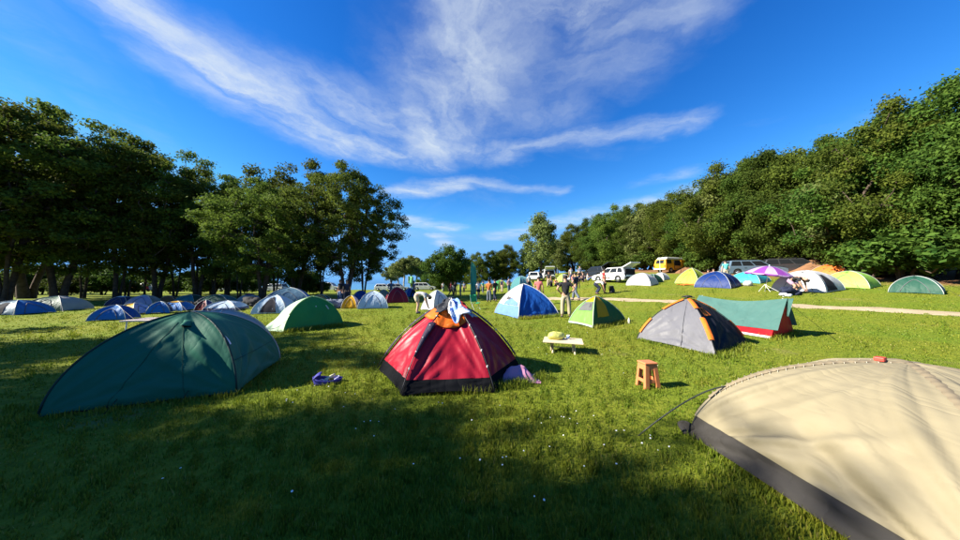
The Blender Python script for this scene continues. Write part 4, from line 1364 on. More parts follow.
def pose(kind):
    J = base_pose()
    if kind == 'akimbo':
        for s, n in ((-1, 'l'), (1, 'r')):
            J['elbow' + n] = (s * .36, .10, 1.18); J['wrist' + n] = (s * .19, -.04, 1.02); J['palm' + n] = (s * .155, -.08, .98)
            J['ankle' + n] = (s * .15, .01, .09); J['toe' + n] = (s * .18, -.14, .032); J['knee' + n] = (s * .13, -.02, .49)
    if kind == 'walk':
        J['kneel'] = (-.1, -.2, .52); J['anklel'] = (-.1, -.26, .10); J['toel'] = (-.11, -.42, .05)
        J['kneer'] = (.1, .06, .49); J['ankler'] = (.1, .30, .13); J['toer'] = (.11, .17, .032)
        J['elbowl'] = (-.25, .10, 1.16); J['wristl'] = (-.24, .12, .92); J['palml'] = (-.24, .12, .85)
        J['elbowr'] = (.25, -.06, 1.15); J['wristr'] = (.22, -.22, .98); J['palmr'] = (.22, -.27, .93)
    if kind == 'carry':
        for s, n in ((-1, 'l'), (1, 'r')):
            J['elbow' + n] = (s * .25, 0, 1.13); J['wrist' + n] = (s * .16, -.24, 1.10); J['palm' + n] = (s * .12, -.30, 1.10)
    if kind == 'bend':     # hips high, trunk hanging forward (towards -y), hands near the ground
        J.update(pelvis=(0, .10, .88), spine=(0, -.06, .98), chest=(0, -.26, .97), neck=(0, -.42, .90), head0=(0, -.49, .85), head1=(0, -.55, .80), head2=(0, -.59, .76))
        for s, n in ((-1, 'l'), (1, 'r')):
            J['hip' + n] = (s * .095, .10, .82); J['knee' + n] = (s * .11, -.02, .46); J['ankle' + n] = (s * .12, .05, .09); J['toe' + n] = (s * .13, -.11, .032)
            J['shoulder' + n] = (s * .17, -.34, .90); J['elbow' + n] = (s * .19, -.38, .62); J['wrist' + n] = (s * .15, -.46, .38); J['palm' + n] = (s * .13, -.49, .31)
    if kind == 'stoop':    # deep stoop, arms reaching to the ground
        J.update(pelvis=(0, .16, .74), spine=(0, 0, .87), chest=(0, -.19, .91), neck=(0, -.36, .86), head0=(0, -.43, .81), head1=(0, -.49, .76), head2=(0, -.53, .72))
        for s, n in ((-1, 'l'), (1, 'r')):
            J['hip' + n] = (s * .095, .16, .69); J['knee' + n] = (s * .15, -.12, .44); J['ankle' + n] = (s * .15, .10, .09); J['toe' + n] = (s * .17, -.06, .032)
            J['shoulder' + n] = (s * .18, -.27, .83); J['elbow' + n] = (s * .20, -.33, .55); J['wrist' + n] = (s * .12, -.40, .31); J['palm' + n] = (s * .09, -.43, .24)
    if kind == 'sit':      # sitting on the ground, knees up
        d = .80
        for k in ('pelvis', 'spine', 'chest', 'neck', 'head0', 'head1', 'head2'):
            x, y, z = J[k]; J[k] = (x, y + .05, z - d)
        for s, n in ((-1, 'l'), (1, 'r')):
            J['hip' + n] = (s * .1, .0, .115); J['knee' + n] = (s * .14, -.36, .44); J['ankle' + n] = (s * .13, -.58, .09); J['toe' + n] = (s * .14, -.74, .035)
            J['shoulder' + n] = (s * .18, .04, 1.41 - d); J['elbow' + n] = (s * .24, -.14, .42); J['wrist' + n] = (s * .14, -.32, .47); J['palm' + n] = (s * .10, -.38, .48)
    return J


def skin_mesh(name, pts, edges, radii, m, parent, levels=1, root=0):
    me = bpy.data.meshes.new(name)
    me.from_pydata([tuple(p) for p in pts], edges, [])
    o = bpy.data.objects.new(name, me); link(o, parent)
    sk = o.modifiers.new('skin', 'SKIN'); sk.use_smooth_shade = True
    for i, r in enumerate(radii):
        d = me.skin_vertices[0].data[i]
        d.radius = (r, r); d.use_root = (i == root)
    sb = o.modifiers.new('sub', 'SUBSURF'); sb.levels = levels; sb.render_levels = levels
    me.materials.append(m)
    return o


def person(label, loc, rz, kind, top, bottom, skin='tan', hair=(.015, .012, .01), shorts=False, shoes=None, scale=1.0, cap=None, long_sleeves=False, group=None):
    r = thing('person', label, 'person', loc, rz, group)
    r.scale = (scale,) * 3
    J = pose(kind)
    sk = plain('skin_' + skin, {'tan': (.42, .23, .15), 'fair': (.55, .33, .24), 'deep': (.25, .13, .08)}[skin], .55, var=.05)
    names = ['pelvis', 'spine', 'chest', 'neck', 'head0', 'head1', 'head2']
    E = [('pelvis', 'spine'), ('spine', 'chest'), ('chest', 'neck'), ('neck', 'head0'), ('head0', 'head1'), ('head1', 'head2')]
    for n in 'lr':
        names += [k + n for k in ('hip', 'knee', 'ankle', 'toe', 'shoulder', 'elbow', 'wrist', 'palm')]
        E += [('pelvis', 'hip' + n), ('hip' + n, 'knee' + n), ('knee' + n, 'ankle' + n), ('ankle' + n, 'toe' + n), ('chest', 'shoulder' + n), ('shoulder' + n, 'elbow' + n), ('elbow' + n, 'wrist' + n), ('wrist' + n, 'palm' + n)]

    def rad(n):
        return R0[n] if n in R0 else R0[n[:-1]]
    pts = [Vector(J[n]) for n in names]; rads = [rad(n) for n in names]
    idx = {n: i for i, n in enumerate(names)}
    edges = [(idx[a], idx[b]) for a, b in E]
    # five fingers on each hand
    for n in 'lr':
        p = Vector(J['palm' + n]); d = (p - Vector(J['wrist' + n])).normalized()
        sd = d.cross(Vector((0, 1, .3))).normalized(); nn = d.cross(sd)
        for k, (o_, ln) in enumerate(((-.027, .055), (-.009, .068), (.009, .072), (.027, .064))):
            a = len(pts)
            pts += [p + sd * o_ * 1.1 + d * .035, p + sd * o_ * 1.3 + d * (.035 + ln * .55) + nn * .008, p + sd * o_ * 1.3 + d * (.03 + ln) + nn * .022]
            rads += [.009, .0085, .007]
            edges += [(idx['palm' + n], a), (a, a + 1), (a + 1, a + 2)]
        a = len(pts)
        s = 1 if n == 'l' else -1
        pts += [p - d * .01 + sd * .042 * s, p + d * .025 + sd * .06 * s + nn * .015]
        rads += [.0105, .009]
        edges += [(idx['palm' + n], a), (a, a + 1)]
    skin_mesh('body', pts, edges, rads, sk, r)
    # clothing grown over the same joints
    def L_(a, b, t): return Vector(J[a]).lerp(Vector(J[b]), t)
    P = [Vector(J['pelvis']) * 1.35 - Vector(J['spine']) * .35, Vector(J['spine']), Vector(J['chest']), L_('chest', 'neck', .8)]
    Rr = [.160, .140, .150, .080]; Ed = [(0, 1), (1, 2), (2, 3)]
    for n in 'lr':
        a = len(P)
        P += [Vector(J['shoulder' + n]), L_('shoulder' + n, 'elbow' + n, .62)]; Rr += [.082, .068]
        Ed += [(2, a), (a, a + 1)]
        if long_sleeves:
            P += [Vector(J['elbow' + n]), L_('elbow' + n, 'wrist' + n, .9)]; Rr += [.058, .044]; Ed += [(a + 1, a + 2), (a + 2, a + 3)]
    skin_mesh('shirt', P, Ed, Rr, top, r)
    P = [L_('pelvis', 'spine', .25), Vector(J['pelvis'])]; Rr = [.136, .146]; Ed = [(0, 1)]
    for n in 'lr':
        a = len(P)
        P += [Vector(J['hip' + n]), L_('hip' + n, 'knee' + n, .75)]; Rr += [.118, .100]; Ed += [(1, a), (a, a + 1)]
        if not shorts:
            P += [Vector(J['knee' + n]), L_('knee' + n, 'ankle' + n, 1.0)]; Rr += [.090, .080]; Ed += [(a + 1, a + 2), (a + 2, a + 3)]
    skin_mesh('shorts' if shorts else 'trousers', P, Ed, Rr, bottom, r)
    sm = shoes or plain('shoe_dark', (.03, .03, .035), .6)
    for n in 'lr':
        A, T_ = Vector(J['ankle' + n]), Vector(J['toe' + n])
        bk = A + (A - T_).normalized() * .05; bk.z = T_.z + .012
        skin_mesh('shoe', [bk, A.lerp(T_, .4) - Vector((0, 0, .015)), T_], [(0, 1), (1, 2)], [.042, .052, .040], sm, r)
    # head: hair, face
    h0, h1, h2 = Vector(J['head0']), Vector(J['head1']), Vector(J['head2'])
    up = (h2 - Vector(J['neck'])).normalized()
    fw = Vector((0, -1, 0)); fw = (fw - up * fw.dot(up))
    if fw.length < .3: fw = Vector((0, 0, -1)) - up * up.dot(Vector((0, 0, -1)))
    fw.normalize(); rt = fw.cross(up)
    M = Matrix((rt, -fw, up)).transposed()
    b = MB()
    V = []; Fc = []
    nA, nB = 16, 8
    hc = h1 + up * .015
    for j in range(nB + 1):
        a = PI * .60 * j / nB
        for k in range(nA):
            th = 2 * PI * k / nA
            front = max(0, -math.sin(th))
            aa = a * (1 - .42 * front)
            V.append(hc + M @ Vector((.104 * math.sin(aa) * math.cos(th), .112 * math.sin(aa) * math.sin(th) + .012, .112 * math.cos(aa))))
    for j in range(nB):
        for k in range(nA):
            a_ = j * nA + k; b_ = j * nA + (k + 1) % nA
            Fc.append((a_, a_ + nA, b_ + nA, b_))
    b.add(V, Fc)
    hm = cap or plain('hair_%d' % int(hair[0] * 1000), hair, .7)
    b.build('cap' if cap else 'hair', hm, r, True)
    if cap:
        MB().grid(lambda u, v: hc + M @ Vector((.085 * (2 * u - 1), -.085 - .09 * v * (1 - .5 * (2 * u - 1) ** 2), .045 - .02 * v)), 8, 4).build('cap_peak', cap, r, True, solid=.006)
    em = plain('eye_dark', (.02, .015, .012), .3)
    for s in (-1, 1):
        MB().blob(h1 + M @ Vector((s * .035, -.088, .005)), (.013, .010, .008), 8, 6, 0).build('eye', em, r, True)
        MB().blob(h1 + M @ Vector((s * .097, .0, -.005)), (.012, .02, .032), 8, 6, 0).build('ear', sk, r, True)
    MB().blob(h1 + M @ Vector((0, -.102, -.018)), (.014, .02, .024), 8, 6, 0).build('nose', sk, r, True)
    MB().blob(h1 + M @ Vector((0, -.088, -.055)), (.026, .008, .006), 8, 6, 0).build('mouth', plain('lips', (.35, .12, .10), .5), r, True)
    return r


def build_people():
    blk = fab('cloth_black', (.022, .022, .025), .85, 0); khk = fab('cloth_khaki', (.33, .28, .19), .85, 0); nvy = fab('cloth_navy', (.02, .025, .05), .85, 0)
    gry = fab('cloth_grey', (.42, .43, .43), .85, 0); wht = fab('cloth_white', (.70, .70, .70), .85, 0); red = fab('cloth_red', (.42, .025, .03), .85, 0)
    org = fab('cloth_rust', (.36, .12, .035), .85, 0); pnk = fab('cloth_rose', (.45, .12, .12), .85, 0); trq = fab('cloth_turq', (.10, .42, .38), .85, 0)
    bei = fab('cloth_beige', (.50, .42, .30), .85, 0); slt = fab('cloth_slate', (.12, .14, .18), .85, 0); den = fab('cloth_denim', (.08, .12, .22), .85, 0); mau = fab('cloth_mauve', (.30, .20, .28), .85, 0)
    def at(px, py): return G(px, py)
    person('person in black t-shirt and khaki trousers, hands on hips, beside the blue tent', at(566, 317.5), PI - .15, 'akimbo', blk, khk, 'tan')
    person('person in navy walking away past the hands-on-hips figure', at(576, 300.5), PI + .7, 'walk', nvy, slt, 'tan')
    person('person in pale grey t-shirt bending down to the white tent', at(418, 313.5), PI / 2 + .1, 'bend', gry, bei, 'fair', shorts=True, hair=(.08, .05, .03))
    person('person in black standing far back in the meadow by the round tree', at(455, 295.8), .4, 'stand', blk, nvy, 'tan')
    person('person in grey top facing the black-clad one far back', at(460.5, 296.2), -1.3, 'stand', gry, slt, 'tan')
    person('person in white shirt and dark shorts walking near the tall teal banner', at(478.5, 298.2), .3, 'walk', wht, nvy, 'tan', shorts=True)
    person('person in rust orange top carrying something by the meadow chair', at(489, 302), PI * .9, 'carry', org, slt, 'tan', long_sleeves=True)
    person('person all in dark clothes close beside the rust orange top', at(495, 301), PI * 1.2, 'walk', blk, nvy, 'tan')
    person('person in mauve top standing near the pale turquoise dome', at(509, 292), .5, 'stand', mau, den, 'fair')
    person('person in rose red shirt right behind the blue and white tent', AT(538.5, 16.4), PI - .4, 'stand', pnk, den, 'tan')
    person('person in red t-shirt standing behind the green yellow tent', AT(604, 19.5), 1.2, 'carry', red, nvy, 'tan')
    person('person in white top and navy trousers stooping by the red t-shirt', AT(597.5, 19.2), 1.4, 'stoop', wht, nvy, 'tan')
    p = at(795, 294)
    person('person in black stooping with bare arms before the white silver tent', p, .25, 'stoop', blk, mau, 'tan', shorts=True)
    person('person in turquoise t-shirt standing behind the ultramarine tent', AT(726, 23.5), 2.8, 'stand', trq, khk, 'fair')
    person('person sitting on the ground in black near the lime tent', AT(709, 25), .6, 'sit', blk, nvy, 'tan')
    person('person sitting in rose shirt beside the lime tent', AT(714, 25.6), -.4, 'sit', pnk, den, 'tan')
    person('person in white cap and green top sitting half hidden behind the white silver tent', AT(806, 18.6), .2, 'sit', fab('leaf_green', (0, 0, 0)), khk, 'tan', cap=wht, scale=.97)
    person('person in navy standing in the grove shade by the mustard tent', AT(347, 19.5), .8, 'stand', nvy, nvy, 'tan')
    person('person in dark clothes near the little bright blue tent', AT(414, 26), -1.0, 'walk', mau, blk, 'tan')
    for (px, py, ang, kd, tp, bt, lab) in [
        (443, 291.8, .5, 'stand', wht, den, 'person in white top far off by the tiny lime tent'), (451, 296.0, 2.0, 'walk', red, nvy, 'person in red top walking far off behind the white dome'),
        (464, 292.4, -.6, 'stand', den, blk, 'person in denim blue far off left of the teal banner foot'), (483, 293.0, .9, 'stand', trq, slt, 'person in turquoise top far behind the rust orange top'),
        (502, 292.6, 2.4, 'stand', nvy, khk, 'person in navy top and khaki trousers beside the green lime porch tent'), (477, 291.6, 1.2, 'walk', pnk, slt, 'person in rose top walking far behind the teal banner'),
        (391, 297.8, .3, 'stand', slt, blk, 'person in slate top beside the dark red dome'), (340, 303.5, -.4, 'stand', blk, den, 'person in black top and denim under the stout grove tree'),
        (529, 288.8, .2, 'stand', gry, nvy, 'person in light grey top behind the pale turquoise dome'), (549, 287.2, -.5, 'walk', blk, khk, 'person in black top walking near the high white cars')]:
        person(lab, at(px, py), ang, kd, tp, bt, 'tan')
    # group sitting at the edge of the wood behind the path
    cl = [(wht, 'white'), (pnk, 'rose'), (slt, 'slate grey'), (blk, 'black'), (gry, 'light grey'), (org, 'rust'), (nvy, 'navy')]
    for k, (px, dp) in enumerate([(568, 31), (573, 32), (578.5, 31), (583, 32.5), (588, 31.5), (556, 30), (551, 31)]):
        m, nm = cl[k]
        person('person in %s sitting with the group below the wood' % nm, AT(px, dp), (-.8, .3, .6, -.3, 1.0, .2, -.6)[k], 'sit', m, (nvy, den, blk)[k % 3], ('tan', 'fair')[k % 2])
    person('person in pale grey standing over the sitting group', AT(571, 33.5), .1, 'stand', gry, den, 'tan')
    person('person in dark grey standing behind the sitting group', AT(580, 35), -.3, 'stand', slt, blk, 'fair')
    # things they have with them
    p = AT(611.5, 19.3)
    b = thing('backpack', 'black backpack on the grass right of the red t-shirt', 'backpack', p, .3)
    MB().box((0, 0, .28), (.34, .22, .5), taper=.75).build('pack', blk, b, bevel=.05)
    MB().box((0, -.13, .2), (.24, .08, .22), taper=.85).build('pocket', nvy, b, bevel=.02)
    for s in (-1, 1):
        MB().tube([(s * .09, .11, .5), (s * .1, .17, .36), (s * .09, .11, .1)], .018, 5).build('strap', blk, b, True)
    for (px, dp, m, lab, sc) in [(786.5, 14.6, nvy, 'dark sleeping bag heap beside the stooping person at the slope', 1.0), (783, 14.2, wht, 'small white bag by the dark sleeping bag heap', .5), (331, 16.5, slt, 'dark gear heap in the grove shade by the slate blue dome', 1.3),
                                 (255, 17.5, blk, 'black gear pile with pale bits under the grove', 1.4), (244, 18.5, gry, 'grey gear pile under the grove next to the black one', .8), (196, 17.5, blk, 'black backpack pile by the maroon sided tent', 1.0)]:
        p = AT(px, dp)
        bb = MB()
        rr = random.Random(int(px))
        for k in range(5):
            bb.blob((rr.uniform(-.4, .4) * sc, rr.uniform(-.2, .2) * sc, .10 * sc + (.12 * sc if k > 2 else 0)), ((.18 + .2 * rr.random()) * sc, .2 * sc, (.10 + .08 * rr.random()) * sc), 16, 10, .38, k + int(px))
        o = bb.build('gear_heap', m, None, True, loc=p)
        tag(o, lab, 'gear')
    # folding chair in the meadow
    p = G(475.5, 309.5)
    c = thing('camp_chair', 'small bright green folding chair alone on the meadow', 'chair', p, .5)
    gm = fab('chair_green', (.03, .30, .12), .6, .1)
    MB().grid(lambda u, v: Vector(((u - .5) * .42, (v - .5) * .4, .40 - .05 * math.sin(PI * u))), 8, 4).build('seat', gm, c, True, solid=.01)
    MB().grid(lambda u, v: Vector(((u - .5) * .42, .2 + .10 * v + .04 * math.sin(PI * u), .42 + .42 * v)), 8, 4).build('backrest', gm, c, True, solid=.01)
    for sx in (-.2, .2):
        MB().tube([(sx, -.2, .42), (sx, .24, 0)], .012, 5).build('leg', plain('leg_alu', (0, 0, 0)), c)
        MB().tube([(sx, .32, .84), (sx, .18, .40), (sx, -.22, 0)], .012, 5).build('leg', plain('leg_alu', (0, 0, 0)), c)


build_people()


# ---------------------------------------------------------------- flags and parasol
def build_flags():
    p = G(470.5, 297)
    top = ZAT(261.5, p.y) - p.z
    f = thing('feather_banner', 'tall narrow teal green feather banner planted in the meadow', 'banner', p, -.25)
    MB().tube([(0, 0, 0), (0, 0, top * .7), (.04, 0, top * .92), (.16, 0, top)], [.02, .016, .012, .008], 6).build('pole', plain('pole_grey', (0, 0, 0)), f, True)
    MB().grid(lambda u, v: Vector((.02 + (.62 + .06 * math.sin(4 * v)) * u * (1 - max(0, (v - .8) / .2) ** 2 * .75) + .10 * max(0, (v - .8) / .2) * (1 - u), .05 * math.sin(5 * u + 7 * v), .28 + (top - .3) * v)), 8, 30).build('sail', fab('banner_teal', (.15, .50, .36), .6, .5), f, True, solid=.004)
    MB().lathe([(.22, 0), (.22, .05), (.05, .09)], 12).build('base', plain('base_black', (.03, .03, .03), .6), f, True)
    p = AT(408, 62)
    top = ZAT(276, 62) - p.z
    f = thing('flag', 'pale green flag on a pole far away by the sea', 'flag', p, 0)
    MB().tube([(0, 0, 0), (0, 0, top)], .03, 6).build('pole', plain('pole_grey', (0, 0, 0)), f, True)
    MB().grid(lambda u, v: Vector((.03 + 1.2 * u, .12 * math.sin(6 * u + v), top - .05 - 1.6 * v - .1 * u)), 12, 8).build('cloth', fab('flag_green', (.22, .50, .24), .6, .3), f, True, solid=.01)
    # purple parasol
    p = G(765, 291.5)
    r = thing('parasol', 'purple beach parasol with lilac stripes on a thin white pole', 'parasol', p, .1)
    hgt = ZAT(266, p.y) - p.z
    wr = 17.5 / F * p.y
    M = Matrix.Rotation(.10, 3, 'Y') @ Matrix.Rotation(.12, 3, 'X')
    pv = Vector((0, 0, .2))
    def tilt(v): return M @ v
    MB().tube([(0, 0, 0), tilt(Vector((0, 0, hgt + .03)))], .016, 6).build('pole', plain('pole_white', (.7, .7, .7), .4), r, True)
    cols = [fab('purple', (.26, .06, .36), .6, .3), fab('lilac', (.50, .34, .60), .6, .3)]
    for k in range(12):
        a0, a1 = 2 * PI * k / 12, 2 * PI * (k + 1) / 12
        def fn(u, v, a0=a0, a1=a1):
            a = a0 + (a1 - a0) * u
            rr_ = wr * v * (1 - .04 * 4 * u * (1 - u) * v)
            return tilt(Vector((rr_ * math.cos(a), rr_ * math.sin(a), hgt - .50 * v ** 1.8)))
        MB().grid(fn, 4, 10).build('canopy_panel', cols[k % 2], r, True)
        MB().grid(lambda u, v, a0=a0, a1=a1, fn=fn: fn(u, 1) + Vector((0, 0, -.08 * v * (1 - .5 * (2 * u - 1) ** 2))), 4, 2).build('valance', cols[(k + 1) % 2], r, True)
    MB().lathe([(.03, 0), (.02, .06), (.005, .09)], 8, tilt(Vector((0, 0, hgt)))).build('finial', plain('pole_white', (0, 0, 0)), r, True)
    for a in (3.3, 4.2, 5.4):
        MB().tube([(0, 0, .42), (.55 * math.cos(a), .55 * math.sin(a), .0)], .010, 5).build('leg', plain('pole_white', (0, 0, 0)), r)


build_flags()


# ---------------------------------------------------------------- vehicles
def wheel_parts(root, x, y, rad, wdt, side):
    M = Matrix.Rotation(PI / 2, 3, 'X')
    t = MB().lathe([(rad * .62, -wdt / 2), (rad * .94, -wdt / 2), (rad, -wdt * .3), (rad, wdt * .3), (rad * .94, wdt / 2), (rad * .62, wdt / 2)], 20, (x, y, rad), M).build('wheel', plain('tyre', (.015, .015, .016), .85), root, True)
    MB().lathe([(rad * .60, 0), (rad * .55, .03), (rad * .2, .02), (rad * .12, .035)], 16, (x, y + side * wdt * .40, rad), Matrix.Rotation(-side * PI / 2, 3, 'X')).build('rim', plain('rim_alu', (.45, .46, .48), .35, metal=.8), t, True)


def car(name, label, loc, rz, paint, kind='hatch', gate_open=False, group=None, cat='car'):
    D = {'hatch': (4.0, 1.70, 1.47, .30), 'suv': (4.75, 1.85, 1.75, .36), 'wagon': (4.7, 1.78, 1.50, .31), 'pickup': (5.1, 1.82, 1.78, .37)}[kind]
    Ln, W, Ht, wr = D
    r = thing(name, label, cat, loc, rz, group)
    hw = W / 2
    zb = .22 if kind in ('hatch', 'wagon') else .32
    belt = Ht * .60
    hl = Ln / 2
    fx, rx = hl - .82, -hl + .78
    aw = wr + .06
    def arch(cx):
        return [(cx + aw * math.cos(a), wr + aw * math.sin(a)) for a in [PI - PI * k / 8 for k in range(9)] if True]
    low = [(-hl + .04, zb + .18), (-hl + .10, zb)]
    for cx in (rx, fx):
        pts = [(x, max(z, zb)) for x, z in arch(cx)]
        low += [(cx - aw, zb)] + pts + [(cx + aw, zb)]
    low += [(hl - .10, zb), (hl, zb + .22), (hl - .03, belt * .74), (hl - .35, belt * .86), (hl - 1.15, belt + .0), (-hl + .10, belt + .02), (-hl, belt * .75)]
    clean = [low[0]]
    for q in low[1:]:
        if (Vector(q) - Vector(clean[-1])).length > .004: clean.append(q)
    MB().prism(clean, -hw, hw).build('body', paint, r, bevel=.06)
    # cabin
    if kind == 'pickup': b0, b1, t0, t1 = -.55, hl - 1.25, -.45, hl - 1.95
    elif kind == 'hatch': b0, b1, t0, t1 = -hl + .06, hl - 1.02, -hl + .42, hl - 1.85
    else: b0, b1, t0, t1 = -hl + .06, hl - 1.18, -hl + .32, hl - 2.0
    zt = Ht; tw = hw * .80; bw = hw * .985
    zc = belt - .01
    C = [Vector((b0, -bw, zc)), Vector((b1, -bw, zc)), Vector((b1, bw, zc)), Vector((b0, bw, zc)), Vector((t0, -tw, zt)), Vector((t1, -tw, zt)), Vector((t1, tw, zt)), Vector((t0, tw, zt))]
    MB().add(C, [(0, 3, 2, 1), (4, 5, 6, 7), (0, 1, 5, 4), (1, 2, 6, 5), (2, 3, 7, 6), (3, 0, 4, 7)]).build('cabin', paint, r, bevel=.07)
    gl = glass_mat()
    def pane(a, b, c, d, u0, u1, v0, v1, nm='window'):
        def q(u, v): return a.lerp(b, u).lerp(d.lerp(c, u), v)
        n = (b - a).cross(d - a).normalized()
        pts = [q(u0, v0), q(u1, v0), q(u1, v1), q(u0, v1)]
        MB().add([p + n * .012 for p in pts] + [p - n * .02 for p in pts], [(0, 1, 2, 3), (7, 6, 5, 4), (0, 4, 5, 1), (1, 5, 6, 2), (2, 6, 7, 3), (3, 7, 4, 0)]).build(nm, gl, r, bevel=.006)
    splits = {'hatch': [(.05, .27), (.30, .60), (.63, .93)], 'pickup': [(.06, .45), (.50, .92)]}.get(kind, [(.04, .30), (.33, .60), (.63, .94)])
    for (u0, u1) in splits:
        pane(C[0], C[1], C[5], C[4], u0, u1, .14, .86)
        pane(C[2], C[3], C[7], C[6], 1 - u1, 1 - u0, .14, .86)
    pane(C[1], C[2], C[6], C[5], .07, .93, .10, .92, 'windscreen')
    if not gate_open:
        pane(C[3], C[0], C[4], C[7], .1, .9, .15, .88, 'rear_window')
    else:
        # dark open boot and the tailgate swung up above the roof
        b = MB()
        b.box((b0 + .02, 0, belt * .95), (.12, W * .78, Ht * .62)); b.build('boot_opening', plain('boot_black', (.012, .012, .014), .9), r, bevel=.02)
        g = MB()
        Rm = Matrix.Rotation(math.radians(24), 3, 'Y')
        g.box((t0 - .50, 0, zt + .18), (1.05, W * .80, .10), M=Rm)
        gt = g.build('tailgate', paint, r, bevel=.03)
        MB().box((t0 - .28, 0, zt + .125), (.45, W * .62, .03), M=Rm).build('tailgate_glass', gl, gt, bevel=.006)
        for s in (-1, 1):
            MB().tube([(t0 - .05, s * tw * .9, zt - .25), (t0 - .45, s * tw * .85, zt + .15)], .012, 5).build('gas_strut', plain('pole_black', (0, 0, 0)), r)
    for s in (-1, 1):
        for x in (rx, fx): wheel_parts(r, x, s * (hw - .11), wr, .2, s)
        MB().box((hl - .10, s * (hw - .28), belt * .68), (.16, .38, .13)).build('headlight', plain('lamp_clear', (.7, .72, .74), .15), r, bevel=.03)
        MB().box((-hl + .05, s * (hw - .14), belt * .80), (.10, .2, .26)).build('tail_light', plain('lamp_red', (.35, .01, .01), .2), r, bevel=.03)
        MB().box((b1 - .35, s * (hw + .09), belt + .06), (.10, .2, .13)).build('mirror', paint, r, bevel=.03)
        for (u0, u1) in splits[-2:]:
            MB().box((b0 + (b1 - b0) * u0 + .15, s * (hw + .012), belt * .86), (.16, .03, .03)).build('door_handle', plain('trim_black', (.02, .02, .02), .5), r)
    for (x, nm) in ((hl - .01, 'front_bumper'), (-hl + .01, 'rear_bumper')):
        MB().box((x, 0, zb + .16), (.12, W * .94, .20)).build(nm, plain('trim_black', (0, 0, 0)), r, bevel=.04)
    MB().box((hl + .05, 0, zb + .18), (.012, .46, .10)).build('number_plate', plain('plate_white', (.7, .7, .68), .5), r)
    MB().box((hl - .03, 0, belt * .60), (.06, W * .5, .14)).build('grille', plain('trim_black', (0, 0, 0)), r, bevel=.01)
    if kind in ('suv', 'wagon'):
        for s in (-1, 1):
            MB().tube([(t0 + .15, s * tw * .86, zt + .0), (t0 + .25, s * tw * .86, zt + .06), (t1 - .25, s * tw * .86, zt + .06), (t1 - .15, s * tw * .86, zt)], .018, 5).build('roof_rail', plain('trim_black', (0, 0, 0)), r)
    return r


def paint(name, c, rough=.25):
    m = mat('paint_' + name, c, rough, spec=.5, var=.03)
    b = m.node_tree.nodes['Principled BSDF']
    b.inputs['Coat Weight'].default_value = .6
    return m


